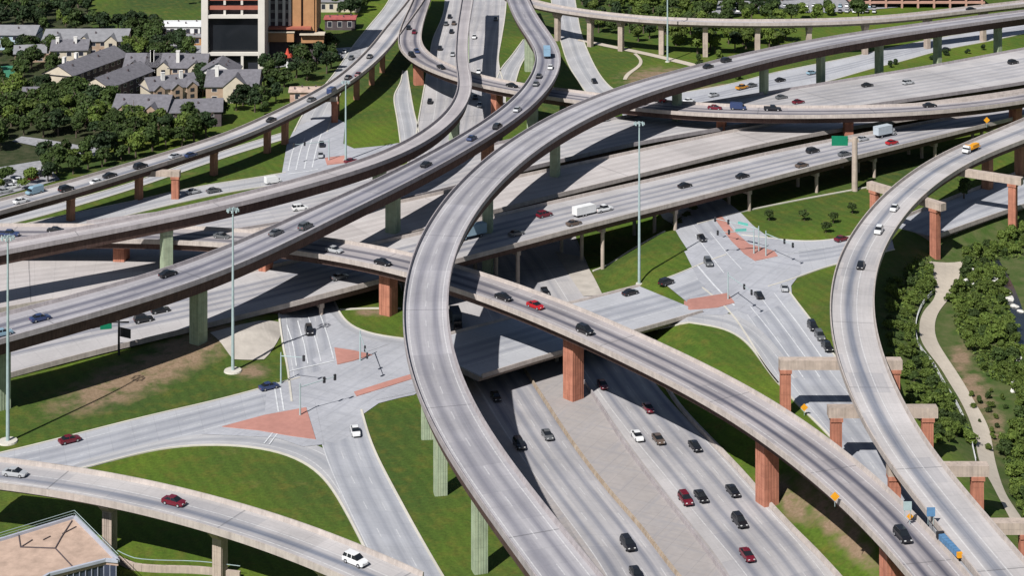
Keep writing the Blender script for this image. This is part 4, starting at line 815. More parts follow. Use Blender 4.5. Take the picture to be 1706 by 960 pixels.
for a in [
    (280, 457, 'B', 'black', 'sedan', 'black sedan on the high ramp directly above a green pier', gB), (460, 388, 'B', 'grey', 'sedan', 'dark grey sedan behind the suv on the high ramp, left of centre', gB),
    (509, 378, 'B', 'grey', 'suv', 'dark grey suv just ahead of a sedan on the high ramp', gB), (710, 274, 'B', 'black', 'sedan', 'black car alone on the high ramp, midway between two blue ones', gB),
    (786, 230, 'B', 'blue', 'sedan', 'navy blue sedan on the high ramp beside the tall S curve', gB), (829, 211, 'B', 'black', 'suv', 'black suv on the high ramp where it nears the S curve', gB),
    (862, 182, 'B', 'silver', 'sedan', 'silver sedan on the high ramp above its brown pier, behind two dark cars', gB), (893, 139, 'B', 'grey', 'sedan', 'grey sedan on the inside lane at the start of the high ramp bend', gB),
    (898, 126, 'B', 'black', 'sedan', 'black sedan in the high ramp bend just behind a white car', gB), (917, 111, 'B', 'white', 'sedan', 'white sedan in the high ramp bend following the blue truck', gB),
    (67, 531, 'B', 'blue', 'sedan', 'navy blue sedan near the left edge on the high ramp', gB), (4, 556, 'B', 'lightblue', 'sedan', 'pale blue car cut off by the left edge on the high ramp', gB),
    (557, 417, 'D', 'silver', 'sedan', 'silver sedan in ramp shadow on the straight ramp', gD), (638, 438, 'D', 'black', 'sedan', 'black sedan on the straight ramp just left of the S curve', gD), (370, 394, 'D', 'grey', 'sedan', 'grey sedan in deep shade on the straight ramp by the tall lamp mast', gD),
    (839, 496, 'D', 'black', 'sedan', 'black sedan following a bright red car on the straight ramp', gD), (892, 510, 'D', 'red', 'sedan', 'bright red sedan in the middle of the straight ramp', gD),
    (975, 552, 'D', 'black', 'suv', 'black suv on the straight ramp over a large red pier', gD), (1504, 896, 'D', 'black', 'suv', 'black suv at the lower end of the straight ramp near the lower right corner', gD),
    (15, 391, 'D', 'blue', 'pickup', 'blue pickup at the left edge where the straight ramp begins', gD), (93, 384, 'D', 'black', 'sedan', 'black sedan by the left edge just ahead of a blue pickup', gD),
    (1066, 171, 'E', 'black', 'suv', 'black suv right behind the red truck on the red pier ramp', gE), (1191, 179, 'E', 'maroon', 'sedan', 'maroon sedan on the red pier ramp directly over a pier', gE),
    (1230, 179, 'E', 'blue', 'van', 'blue grey van between a maroon and a black car on the red pier ramp', gE), (1287, 181, 'E', 'black', 'pickup', 'black pickup following the blue grey van on the red pier ramp', gE),
    (1549, 175, 'E', 'black', 'sedan', 'lone black sedan at the right end of the red pier ramp', gE), (853, 142, 'E', 'black', 'sedan', 'black sedan on the red pier ramp between the pale ramp and the high ramp', gE),
    (681, 45, 'E', 'black', 'sedan', 'black sedan at the top of the red pier ramp by the fork', gE), (690, 52, 'E', 'maroon', 'sedan', 'maroon sedan beside a black one near the fork of the red pier ramp', gE),
    (686, 91, 'E', 'black', 'suv', 'black suv in the outer lane of the red pier ramp below the fork', gE), (694, 84, 'E', 'blue', 'sedan', 'navy sedan in the inner lane of the red pier ramp below the fork', gE),
    (735, 111, 'E', 'black', 'sedan', 'black sedan on the red pier ramp just left of the pale empty ramp', gE),
    (616, 93, 'F', 'black', 'sedan', 'black sedan highest on the upper left ramp', gF), (580, 128, 'F', 'black', 'sedan', 'black sedan side by side with a maroon one on the upper left ramp', gF), (597, 123, 'F', 'maroon', 'sedan', 'maroon sedan side by side with a black one on the upper left ramp', gF),
    (553, 152, 'F', 'blue', 'van', 'blue van on the upper left ramp right of the apartments', gF), (519, 165, 'F', 'grey', 'sedan', 'grey sedan behind the blue van on the upper left ramp', gF), (452, 199, 'F', 'black', 'sedan', 'black sedan alone on the upper left ramp below the tower block', gF),
    (318, 258, 'F', 'blue', 'sedan', 'navy sedan following a silver car on the upper left ramp', gF), (292, 260, 'F', 'silver', 'sedan', 'silver sedan with a navy one behind on the upper left ramp', gF), (234, 277, 'F', 'black', 'suv', 'black suv on the upper left ramp over a brown pier', gF),
    (183, 292, 'F', 'black', 'sedan', 'black sedan beside a white car on the upper left ramp', gF), (162, 303, 'F', 'white', 'sedan', 'white sedan in the outer lane of the upper left ramp beside a black one', gF), (110, 315, 'F', 'black', 'suv', 'black suv on the upper left ramp behind the pale blue van', gF),
    (35, 335, 'F', 'white', 'sedan', 'white sedan ahead of the pale blue van on the upper left ramp', gF), (585, 95, 'F1', 'grey', 'sedan', 'grey sedan on the road beside the upper left ramp', gF),
    (1490, 347, 'G', 'white', 'sedan', 'white sedan higher up on the creekside curve', 'vehicles on the creekside ramp'), (1464, 385, 'G', 'white', 'suv', 'white suv lower down the creekside curve behind a sedan', 'vehicles on the creekside ramp'), (1434, 443, 'G', 'black', 'sedan', 'black sedan on the creekside curve, first of three', 'vehicles on the creekside ramp'),
    (25, 790, 'H', 'silver', 'sedan', 'silver sedan at the left edge of the low corner ramp', 'vehicles on the corner ramp'), (290, 838, 'H', 'maroon', 'sedan', 'dark red sedan midway along the low corner ramp', 'vehicles on the corner ramp'), (592, 937, 'H', 'white', 'suv', 'white suv at the lower end of the low corner ramp', 'vehicles on the corner ramp'),
    (1618, 14, 'I', 'black', 'sedan', 'black sedan on the slim far ramp at top right', 'vehicles on far ramps'), (1180, 110, 'A', 'black', 'sedan', 'black sedan trailing another on the tall S ramp', 'vehicles on far ramps'), (1210, 100, 'A', 'black', 'suv', 'black suv leading another car on the tall S ramp', 'vehicles on far ramps'),
    (907, 358, 'R1', 'maroon', 'suv', 'maroon suv behind the white trailer on the near roadway', g1), (956, 372, 'R1', 'brown', 'sedan', 'brown sedan alongside the white trailer', g1), (860, 389, 'R1', 'grey', 'sedan', 'grey sedan at the shadow edge on the near roadway', g1), 
    (1141, 309, 'R1', 'black', 'sedan', 'black sedan on the near roadway right of the lamp mast', g1), (1237, 293, 'R1', 'black', 'sedan', 'black sedan on the near roadway midway between lamp mast and sign pillar', g1), (1336, 275, 'R1', 'brown', 'sedan', 'brown sedan in the outer lane left of the sign pillar', g1),
    (1354, 251, 'R1', 'black', 'suv', 'black suv in the inner lane left of the green sign', g1), (1407, 256, 'R1', 'grey', 'sedan', 'grey sedan just left of the sign pillar', g1), (1437, 231, 'R1', 'silver', 'sedan', 'silver sedan beside the grey box truck', g1), (1486, 237, 'R1', 'red', 'sedan', 'red sedan partly hidden by the grey box truck', g1),
    (163, 541, 'R1', 'white', 'suv', 'white suv beside the green sign at left', g1), (239, 533, 'R1', 'black', 'suv', 'black suv on the near roadway right of the sign post', g1), (267, 518, 'R1', 'black', 'suv', 'black suv one lane further in, left of a green pier', g1), (566, 462, 'R1', 'grey', 'sedan', 'grey sedan in ramp shadow on the near roadway by the red pier', g1),
    (500, 347, 'R3', 'white', 'suv', 'large white suv with dark windows on the far roadway between two ramps', g3), (1005, 199, 'R3', 'silver', 'sedan', 'silver sedan on the far roadway under the S curve, right of two', g3), (992, 200, 'R3', 'white', 'van', 'white van on the far roadway under the S curve', g3), (1167, 195, 'R3', 'maroon', 'sedan', 'maroon sedan half hidden below the red pier ramp', g3),
    (1330, 169, 'R3', 'maroon', 'sedan', 'maroon sedan on the far roadway above the red pier ramp', g3), (1445, 141, 'R3', 'black', 'sedan', 'black sedan on the far roadway beside a silver car', g3), (1513, 137, 'R3', 'silver', 'suv', 'silver suv on the far roadway to the right of a black sedan', g3), (1688, 103, 'R3', 'black', 'suv', 'black suv near the right edge on the far roadway', g3), (1302, 161, 'R3', 'grey', 'sedan', 'grey sedan on the far roadway next to a maroon one', g3),
    (1236, 145, 'FR', 'orange', 'pickup', 'orange pickup on the far frontage road under the S curve', gJ), (1253, 141, 'FR', 'grey', 'sedan', 'grey sedan ahead of the orange pickup', gJ), (1189, 157, 'FR', 'silver', 'sedan', 'silver sedan on the far frontage road left of the orange pickup', gJ), (1148, 167, 'FR', 'white', 'sedan', 'white sedan by the green pier at the start of the far frontage road', gJ),
    (1300, 132, 'FR', 'black', 'sedan', 'black sedan on the far frontage road right of the orange pickup', gJ), (1352, 120, 'FR', 'lightblue', 'sedan', 'pale blue sedan on the far frontage road beside a green pier', gJ), (1576, 81, 'FR', 'black', 'sedan', 'black sedan in shade at the right end of the far frontage road', gJ), (990, 134, 'N2', 'black', 'sedan', 'black sedan alone on the slip road beside the green park', gJ),
    (116, 734, 'LW', 'maroon', 'sedan', 'dark red sedan on the frontage road by the left lamp mast', gJ), (448, 645, 'LW', 'blue', 'sedan', 'navy sedan waiting at the left junction', gJ), (592, 720, (14, 40), 'white', 'sedan', 'white sedan leaving the left junction towards the camera', gJ), (515, 552, (10, 36), 'black', 'suv', 'black suv in the marked lanes north of the left junction', gJ),
    (1050, 488, 'BR', 'black', 'sedan', 'black sedan on the frontage bridge below the lamp mast', gJ), (1110, 471, 'BR2', 'black', 'suv', 'black suv nearing the right junction from the frontage bridge', gJ), (1169, 397, 'NR', 'black', 'sedan', 'black sedan north of the right junction next to the mast shadow', gJ), (1180, 438, 'NR', 'grey', 'suv', 'dark grey suv entering the right junction', gJ),
    (1264, 492, (-20, -28), 'black', 'sedan', 'black sedan leaving the middle of the right junction', gJ), (1307, 480, (-4, -20), 'silver', 'sedan', 'silver sedan turning at the corner of the right junction', gJ), (1402, 398, 'EL', 'maroon', 'sedan', 'maroon sedan half hidden by the creekside ramp', gJ),
    (1354, 545, 'SL', 'black', 'suv', 'black suv, front of the queue of three beside the creekside ramp', gJ), (1366, 561, 'SL', 'grey', 'suv', 'grey suv, middle of the queue of three beside the creekside ramp', gJ), (1378, 579, 'SL', 'black', 'pickup', 'black pickup, last of the queue of three beside the creekside ramp', gJ),
    (908, 486, 'TN', 'black', 'sedan', 'black sedan in the sunlit patch behind the straight ramp', gT), (865, 742, 'TL', 'black', 'suv', 'black suv at the edge of the S curve shadow', gT), (912, 726, 'TL', 'grey', 'sedan', 'grey sedan near the rusty barrier', gT), (1046, 909, 'TL', 'black', 'suv', 'black suv low in the left roadway of the sunken freeway', gT),
    (826, 662, 'TL', 'black', 'sedan', 'black sedan in shadow under the frontage bridge edge', gT), (1062, 728, 'TR', 'white', 'sedan', 'white sedan beside a brown one', gT), (1097, 733, 'TR', 'brown', 'sedan', 'brown sedan beside a white one', gT), (1080, 681, 'TR', 'maroon', 'sedan', 'maroon sedan, farthest of those clear of the shadow on the sunken freeway', gT),
    (1158, 745, 'TR', 'black', 'sedan', 'black sedan in the outer lane right of the brown sedan', gT), (1142, 834, 'TR', 'maroon', 'suv', 'maroon suv side by side with a black sedan', gT), (1168, 829, 'TR', 'black', 'sedan', 'black sedan side by side with a maroon suv', gT), (1221, 820, 'TR', 'black', 'sedan', 'black sedan in the outer lane left of the large red pier', gT),
    (1232, 871, 'TR', 'black', 'suv', 'large black suv behind the black sedan by the red pier', gT), (1245, 927, 'TR', 'maroon', 'sedan', 'maroon sedan nearest the camera on the sunken freeway', gT), (1060, 958, 'TL', 'black', 'sedan', 'black sedan cut off by the bottom edge', gT), (1004, 642, 'TR', 'maroon', 'sedan', 'maroon sedan in the shade behind the large red pier of the straight ramp', gT),
    (356, 317, 'M2', 'grey', 'sedan', 'grey sedan on the side road below the upper left ramp', gJ), (322, 319, 'M2', 'silver', 'sedan', 'silver sedan in shade beside the slender beige pier', gJ), (455, 302, 'M2', 'white', 'van', 'white van stopping at the far left junction', gJ), (585, 268, 'M2', 'maroon', 'sedan', 'maroon sedan at the far left junction by the lamp mast', gJ),
    (536, 240, (3, 16), 'black', 'sedan', 'black sedan, farther of two queued at the far left junction', gJ), (534, 258, (3, 16), 'silver', 'sedan', 'silver sedan, nearer of two queued at the far left junction', gJ)]:
    car(*a)
i = 0
for x, y, c in [(749, 26, 'black'), (743, 38, 'grey'), (756, 37, 'brown'), (752, 51, 'black'), (733, 79, 'black'), (754, 89, 'silver'), (727, 101, 'grey'), (749, 111, 'maroon'), (716, 168, 'black'), (792, 161, 'black'), (797, 118, 'white'), (790, 60, 'white'), (799, 174, 'silver'), (826, 30, 'grey')]:
    car(x, y, 'US75N', c, 'sedan', 'small %s car %s in far traffic at top centre' % (c, ['first from the top', 'left of a brown one', 'right of a grey one', 'just below a brown one', 'by the left roadway edge', 'close to the pale ramp', 'lowest left above the red pier ramp', 'nearest the red pier ramp', 'below the red pier ramp, left', 'in shade right of the pale ramp', 'just above the ramp crossing', 'by the shaded lanes', 'below the crossing', 'on the right hand lanes'][i]), group='far traffic at top centre'); i += 1
car(911, 91, 'B', 'grey', 'truck', 'box truck with pale blue cargo box in the high ramp bend', 'truck')
car(1090, 166, 'E', 'red', 'truck', 'red truck on the red pier ramp beside a green pier', 'truck'); 
car(57, 320, 'F', 'lightblue', 'van', 'pale blue van on the upper left ramp near the left edge', 'van', rev=True)
car(1618, 249, 'G', 'white', 'truck2', 'white truck with an orange yellow load at the top of the creekside ramp', 'truck')
car(785, 394, 'R1', 'lightblue', 'truck', 'pale blue box truck in shadow just right of the S curve', 'truck', rev=True)
car(1475, 224, 'R1', 'silver', 'truck', 'grey box truck on the near roadway right of the sign pillar', 'truck')
car(1006, 349, 'R1', 'white', 'pickup', 'white pickup pulling a long white trailer', 'truck')
car(760, 540, 'TN', 'black', 'truck', 'dark truck in the shaded sunken freeway beside the S curve', 'truck')
car(495, 406, 'D', 'white', 'van', 'white van emerging from under the high ramp on the straight ramp', 'van')
M_CARGO['red'] = paint('red')
p, a, z = place(972, 356, 'R1')
t = thing('trailer', 'long white trailer towed by a white pickup on the near roadway', 'trailer', (p[0], p[1], z + .012), a)
m = MB(); m.box((0, 0, 1.75), (6.4, 2.3, 2.2)); m.prism([(3.2, .65), (3.2, 2.85), (3.75, 2.4), (3.75, .8)], -1.1, 1.1); m.build('cargo_box', M_WHITE, t)
m = MB(); m.beam((3.7, 0, .6), (5.2, 0, .55), .12, .12); m.build('tow_bar', M_DARK, t)
for x in (-.9, .1):
    for sy in (-1, 1): w = link('wheel', wheelmesh(.38, .24), t); w.location = (x, sy * 1.0, .38)
for x, y, c in [(20, 311, 'white'), (8, 318, 'silver'), (32, 300, 'white'), (52, 297, 'maroon'), (56, 283, 'white'), (14, 303, 'grey'), (70, 290, 'black')]:
    car(x, y, (20, -4), c, 'sedan', c + ' car parked in the small lot below the trees at the left edge', 'parked car', 'cars parked in the left lot')
for x, y, c in [(500, 103, 'white'), (520, 100, 'silver'), (460, 110, 'black'), (565, 92, 'white'), (560, 86, 'silver'), (574, 84, 'white')]:
    car(x, y, (5, -12), c, 'sedan', c + ' car parked beside the brown brick building', 'parked car', 'cars parked by the brick building')
random.seed(3)
for k in range(46):
    x = 1205 + (k % 23) * 11.5 + random.uniform(-2, 2); y = (8 if k < 23 else 17) + random.uniform(-1, 1); c = random.choice(['white', 'white', 'silver', 'grey', 'lightblue', 'black'])
    car(x, y, (5, -12), c, 'sedan', c + ' car in the far parking lot beyond the trees at top right', 'parked car', 'cars in the far parking lot')
# ------------------------------------------------------------------ lamp masts, signs, signals
def mast(bx, by, ty, label, rim=True):
    p = G(bx, by); h = (by - ty) / ((by - YH) / (HC - p[2])); t = thing('lamp_mast', label, 'lamp mast', p, 0, 'high lamp masts')
    m = MB(); m.cyl((0, 0, 0), (0, 0, h), .40, .18, 12); m.build('pole', M_STEELG, t)
    m = MB(); m.cyl((0, 0, -.3), (0, 0, .35), 2.2 if rim else 1.0, 2.0 if rim else .9, 18); m.build('base_pad', M_KERB, t)
    m = MB()
    for k in range(24):
        a0, a1 = 2 * math.pi * k / 24, 2 * math.pi * (k + 1) / 24
        m.beam((1.15 * math.cos(a0), 1.15 * math.sin(a0), h - .4), (1.15 * math.cos(a1), 1.15 * math.sin(a1), h - .4), .1, .1)
    for k in range(4): m.beam((0, 0, h - .3), (1.15 * math.cos(k * math.pi / 2), 1.15 * math.sin(k * math.pi / 2), h - .4), .1, .1)
    rg = m.build('lamp_ring', M_STEELG, t)
    for k in range(8):
        a = k * math.pi / 4; m = MB(); m.cyl((1.3 * math.cos(a), 1.3 * math.sin(a), h - .9), (1.3 * math.cos(a), 1.3 * math.sin(a), h - .25),   .24, .12, 10); m.build('lamp', M_STEELG, rg)
mast(388, 619, 346, 'tall lamp mast on a round pad beside the left junction')
mast(13, 737, 392, 'tall lamp mast at the left edge of the photo', True)
mast(1065, 474, 202, 'tall lamp mast rising from the grass triangle at centre right', False)
mast(576, 268, 134, 'tall lamp mast at the far left junction', False)
mast(1112, 103, -60, 'tall lamp mast in the park behind the S curve', False)
def panel(m, c, w, h, rot=0.0, th=.12, mi=0): m.box(c, (w, th, h), rot, mi)
p = G(1424, 318); t = thing('sign_pillar', 'thick pale concrete pillar carrying a green sign on an arm by the near roadway', 'road sign', p)
m = MB(); m.cyl((0, 0, -.3), (0, 0, 16.6), .95, .85, 16); m.build('pillar', M_BEIGE, t)
m = MB(); m.beam((-6.5, 0, 15.6), (1.2, 0, 15.6), .7, .9); m.build('arm', M_BEIGE, t)
m = MB(); panel(m, (-4.7, -.45, 15.6), 5.0, 3.0); m.build('sign_panel', M_GSIGN, t)
p = G(198, 592); t = thing('road_sign', 'green road sign on a dark post beside the near roadway at left', 'road sign', p)
m = MB(); m.cyl((0, 0, -.3), (0, 0, 8.2), .28, .24, 10); m.beam((-4.2, 0, 7.8), (2.4, 0, 7.8), .3, .3); m.build('post', M_DARK, t)
m = MB(); panel(m, (-3.0, -.2, 7.4), 2.7, 2.4, .25); m.build('sign_panel', M_GSIGN, t)
m = MB(); panel(m, (1.5, .2, 5.2), 3.2, 2.2, -.5); m.build('dark_panel', M_DARK, t)  # plain dark panel on the right of the post
def diamond(px, py, key, label, mat=None, h=2.2, s=1.5):
    p, a, z = place(px, py, key); t = thing('warning_sign', label, 'road sign', (p[0], p[1], z))
    m = MB(); m.cyl((0, .08, 0), (0, .08, h), .06, .06, 8); m.build('post', M_STEELG, t)
    m = MB(); r = s * .7; m.prism([(-r, h), (0, h - r), (r, h), (0, h + r)], -.03, .03); m.build('sign_panel', mat or M_YSIGN, t)
diamond(1340, 690, (10, 10), 'orange diamond sign on the grass left of the first straddle frame', h=1.8, s=1.2)
diamond(1391, 842, 'D', 'orange diamond sign on the near parapet of the straight ramp', h=1.9, s=1.25)
diamond(1516, 872, 'D', 'orange sign where the straight ramp meets the creekside ramp', h=1.5, s=.9)
diamond(1496, 193, 'R3', 'yellow sign under the red pier ramp', h=2.0, s=1.6); diamond(1644, 209, 'R1', 'yellow sign by the tip of the creekside ramp at right', h=2.4, s=1.5)
for x, y, lb in [(1512, 862, 'pale sign panel on posts at the ramp fork, left of two'), (1551, 872, 'blue sign panel on posts at the ramp fork, right of two')]:
    p, a, z = place(x, y, 'G'); t = thing('road_sign', lb, 'road sign', (p[0], p[1], z))
    m = MB(); m.cyl((-.5, .1, 0), (-.5, .1, 2.6), .06, .06, 8); m.cyl((.5, .1, 0), (.5, .1, 2.6), .06, .06, 8); m.build('posts', M_STEELG, t)
    m = MB(); panel(m, (0, 0, 2.3), 1.5, 1.6); m.build('sign_panel', M_BLUE if x > 1540 else M_STEELG, t)
p, a, z = place(1584, 912, 'G'); t = thing('crash_cushion', 'blue crash cushion with yellow nose at the fork of the ramps', 'crash barrier', (p[0], p[1], z), a + .05)
m = MB()
for k in range(7): m.box((-3.2 + k * .95, 0, .5), (.8, 1.15 - .03 * k, .95))
m.build('cushion', M_BLUE, t); m = MB(); m.box((3.4, 0, .5), (.5, .9, .9)); m.build('nose', M_YSIGN, t); m = MB(); m.box((-4.2, 0, .55), (.5, 1.4, 1.1)); m.build('backing', M_DARK, t)
def signal(bx, by, dx, dy, n, label, sign=False):
    p = G(bx, by); q = G(bx + dx, by + dy); d = (q - p); L = np.linalg.norm(d[:2]); a = math.atan2(d[1], d[0])
    t = thing('traffic_signal', label, 'traffic signal', (p[0], p[1], hgt(p[0], p[1])), a, 'traffic signals')
    m = MB(); m.cyl((0, 0, 0), (0, 0, 7.2), .22, .14, 10); m.build('pole', M_STEELG, t)
    m = MB(); m.cyl((0, 0, 6.4), (L, 0, 6.8), .13, .07, 8); m.build('mast_arm', M_STEELG, t)
    for k in range(n):
        x = L * (1 - .3 * k) - .3; m = MB(); m.box((x, 0, 6.6), (.5, .4, 1.3)); h = m.build('signal_head', M_DARK, t)
    if sign:
        m = MB(); m.box((L * .35, 0, 6.9), (3.2, .06, .9)); m.build('street_sign', M_TEAL, t)
M_TEAL = plain('sign_teal', (0.12, 0.42, 0.36), .5, .1, 1)
signal(1256, 424, -62, 4, 2, 'traffic signal on the brick median with arm reaching left across the lanes', True)
signal(1264, 420, -74, -16, 2, 'farther traffic signal on the brick median with arm over the upper lanes', True)
signal(1276, 428, 46, 22, 2, 'traffic signal at the tip of the brick median with arm reaching right')
signal(1213, 500, 40, 32, 2, 'traffic signal on the right triangular brick island')
signal(600, 602, 12, 40, 2, 'traffic signal on the small brick island of the left junction')
signal(500, 694, 60, -16, 2, 'traffic signal on the large triangular brick island')
signal(468, 640, 40, 6, 1, 'traffic signal at the kerb corner of the left junction')
signal(548, 268, -60, 8, 2, 'traffic signal at the far left junction')
# ------------------------------------------------------------------ footpath railing
q = resample(catmull([G(x, y) for x, y in [(1556, 488), (1536, 512), (1526, 545), (1532, 580), (1556, 612), (1579, 652), (1596, 680), (1614, 722), (1626, 772)]], 2.0), 1.6); q[:, 2] = height(q[:, 0], q[:, 1])
t = thing('path_railing', 'pale railing along the curved footpath by the creek', 'railing', q[0]); m = MB(); m2 = MB(); b0 = q[0]
for i in range(len(q) - 1):
    a, b = q[i] - b0, q[i + 1] - b0
    for h in (.3, .7, 1.1): m.beam(a + UP * h, b + UP * h, .09, .09)
    m2.beam(a + UP * -.2, a + UP * 1.1, .12, .12)
m.build('rails', M_WHITE, t); m2.build('posts', M_WHITE, t)
# ------------------------------------------------------------------ buildings
M_ROOF = plain('grey_shingles', (0.155, 0.15, 0.165), .9, .2, .8); M_ROOF2 = plain('pale_grey_roof', (0.23, 0.23, 0.24), .9, .15, .5)
M_CREAM = plain('cream_siding', (0.58, 0.51, 0.40), .9, .1, .5); M_DKWALL = plain('brown_and_shade_siding', (0.10, 0.08, 0.085), .9, .2, .8); M_TAN = plain('tan_brick', (0.40, 0.29, 0.21), .9, .15, .8)  # brown siding doubles as painted shade on the two slanted apartment blocks
M_BLUEW = plain('pale_blue_siding', (0.42, 0.52, 0.60), .8, .15, .5); M_TRIM = plain('white_trim', (0.72, 0.70, 0.66), .7, .08, .5)
M_PANE = plain('window_pane', (0.03, 0.032, 0.045), .15, .1, .5, .5)
def house(px, py, w, d, hw, hr, rot, label, wall=None, roof=None, side=None, hip=0.0, win=3, chim=(), storeys=2, cat='apartment building', name='apartment_building', gable=True, bays=()):
    """px,py = middle of the front foot; the front looks along local -y, ridge along local x"""
    p = G(px, py); c = (p[0] - math.sin(rot) * d / 2, p[1] + math.cos(rot) * d / 2)
    t = thing(name, label, cat, (c[0], c[1], 0), rot)
    wall = wall or M_CREAM; roof = roof or M_ROOF
    m = MB(); x, y = w / 2, d / 2
    m.quad((-x, -y, -.3), (x, -y, -.3), (x, -y, hw), (-x, -y, hw)); m.quad((x, y, -.3), (-x, y, -.3), (-x, y, hw), (x, y, hw))
    for sx in (-1, 1):
        f = [(sx * x, -y, -.3), (sx * x, y, -.3), (sx * x, y, hw)] + ([(sx * x, 0, hw + hr * .96)] if hip == 0 else []) + [(sx * x, -y, hw)]
        m.face(f if sx > 0 else f[::-1], 1)
    wo = m.build('wall', [wall, side or wall], t)
    m = MB(); e = .6; X, Y = x + e, y + e; z = hw - .12; rx = X - hip
    for sy in (-1, 1):
        a = [(-X, sy * Y, z), (X, sy * Y, z), (rx, 0, hw + hr), (-rx, 0, hw + hr)]; m.face(a if sy < 0 else a[::-1])
        b = [(-X, sy * Y, z - .25), (X, sy * Y, z - .25), (X, sy * Y, z), (-X, sy * Y, z)]; m.face(b if sy < 0 else b[::-1])
    if hip > 0:
        for sx in (-1, 1):
            a = [(sx * X, -Y, z), (sx * X, Y, z), (sx * rx, 0, hw + hr)]; m.face(a if sx > 0 else a[::-1])
    m.face([(-X, -Y, z - .25), (-X, Y, z - .25), (X, Y, z - .25), (X, -Y, z - .25)])
    ro = m.build('roof', roof, t)
    for cx, cy in chim:
        m = MB(); m.box((cx, cy, hw + hr * .7), (1.3, 1.1, hr * 1.4)); m.box((cx, cy, hw + hr * 1.4 + .1), (1.5, 1.3, .2)); m.build('chimney', M_TRIM, ro)
    for bx, bw, bd in bays:      # cross gables that break up the long roofs
        m = MB(); y0 = -y - bd; rz = hw + min(hr * .85, bw * .42); h = bw / 2; e = .35
        m.quad((bx - h, y0, -.3), (bx + h, y0, -.3), (bx + h, y0, hw), (bx - h, y0, hw)); m.face([(bx - h, y0, hw), (bx + h, y0, hw), (bx, y0, rz)])
        for sx in (-1, 1): f = [(bx + sx * h, y0, -.3), (bx + sx * h, -y, -.3), (bx + sx * h, -y, hw), (bx + sx * h, y0, hw)]; m.face(f if sx > 0 else f[::-1])
        gb = m.build('gable', M_CREAM if wall is not M_CREAM else M_TAN, t); m = MB()
        for sx in (-1, 1): f = [(bx + sx * (h + e), y0 - e, hw - .2), (bx + sx * (h + e), 0, hw - .2), (bx, 0, rz + .12), (bx, y0 - e, rz + .12)]; m.face(f if sx > 0 else f[::-1])
        m.build('gable_roof', roof, gb)
        for wz in (hw * .3, hw * .75): m = MB(); m.box((bx, y0 - .03, wz), (1.5, .1, 1.3)); m.build('window', M_PANE, gb)
    m = MB()
    for k in range(4): m.box((-x + w * (.15 + .23 * k), y * (.35 if k % 2 else -.4), hw + hr * .62 + .3), (.5, .5, .9))
    m.build('roof_vent', M_DKWALL, ro)
    for s in range(storeys):
        for k in range(win):
            wx = -x + w * (k + .5) / win; wz = hw / storeys * (s + .52); ww = min(2.0, w / win * .55); m = MB(); m.box((wx, -y - .02, wz), (ww, .08, hw / storeys * .5)); wn = m.build('window', M_TRIM, t)
            m = MB(); m.box((wx, -y - .05, wz), (ww - .25, .08, hw / storeys * .5 - .25)); m.build('pane', M_PANE, wn)
    return t
R70 = math.radians(69)
house(168, 134, 38, 13, 6, 3.4, R70 , 'long dark sided apartment block running away from the camera at left', M_DKWALL, M_ROOF, M_CREAM, win=9, chim=((-12, 2), (-4, 2)))  # shade of the right-facing front is put into its dark wall colour
house(219, 158, 30, 12, 6, 3.2, R70, 'second dark sided apartment block, just right of the longest one', M_DKWALL, M_ROOF, M_CREAM, win=7)  # front wall coloured dark for its shade, end walls cream
house(115, 112, 14, 12, 7, 3, 0.1, 'apartment block with cream chimneys behind the longest dark sided block', chim=((-5, -2), (2, -2)))
house(232, 213, 19, 14, 6, 4.2, -.08, 'front cream walled apartment block with balconies facing the camera', win=4, wall=M_CREAM, bays=((-5.5, 5, 1.5), (4.5, 5.5, 2.0)))
house(235, 137, 13, 13, 6, 4, 0.0, 'middle apartment block with a pale dormer, left of three', chim=((4, -4),), bays=((-3, 5, 1.2),)); house(273, 137, 14, 13, 6, 4, 0, 'middle apartment block with white dormers, centre of three', M_TAN, chim=((-5, -4), (5, -4)), bays=((0, 5, 1.5),)); house(312, 138, 14, 13, 6, 4, 0, 'middle apartment block beside the tower foot, right of three', M_TAN, chim=((-4, -4),), bays=((3, 5, 1.4),))
house(290, 168, 18, 12, 5, 3.5, .5, 'low apartment block with stepped white gables in front of the middle row', M_CREAM, chim=((-3, -2), (4, -2)), bays=((-6, 4, 1.5), (0.5, 4, 2.4), (6.5, 4, 1.5)))
house(386, 170, 19, 15, 6, 4.5, 0.02, 'apartment block with a wide white gable below the tower', M_TAN, chim=((-6, -3),), bays=((1.5, 9, 1.6),)); house(398, 146, 12, 14, 7, 4, math.radians(90), 'gabled apartment wing standing behind the white gabled block', M_TRIM)
house(318, 212, 21, 13, 5.5, 3, .12, 'grey roofed apartment block half hidden by trees near the upper left ramp', M_DKWALL)
house(140, 92, 34, 18, 6, 3.2, 0.02, 'long pale grey roofed apartment row in the second line', M_TAN, M_ROOF2, win=9, bays=((-11, 5, 1.2), (0, 5, 1.2), (11, 5, 1.2))); house(18, 83, 20, 12, 6.5, 2.8, -.03, 'pale blue walled apartment row at the left edge', M_BLUEW, M_ROOF2, win=6)
house(58, 176, 9, 9, 4, 2, .1, 'small grey roofed building among the trees at left', M_TAN, win=2, storeys=1); house(50, 104, 12, 9, 4, 2.4, .2, 'small tan apartment building between the pale rows', M_TAN, M_ROOF2)
house(508, 170, 11, 8, 4, .5, .05, 'low pink flat roofed building beside the upper left ramp', plain('pink_wall', (.5, .33, .26), .9), plain('pink_roof', (.52, .40, .33), .9), win=2, storeys=1, cat='building', name='low_building')
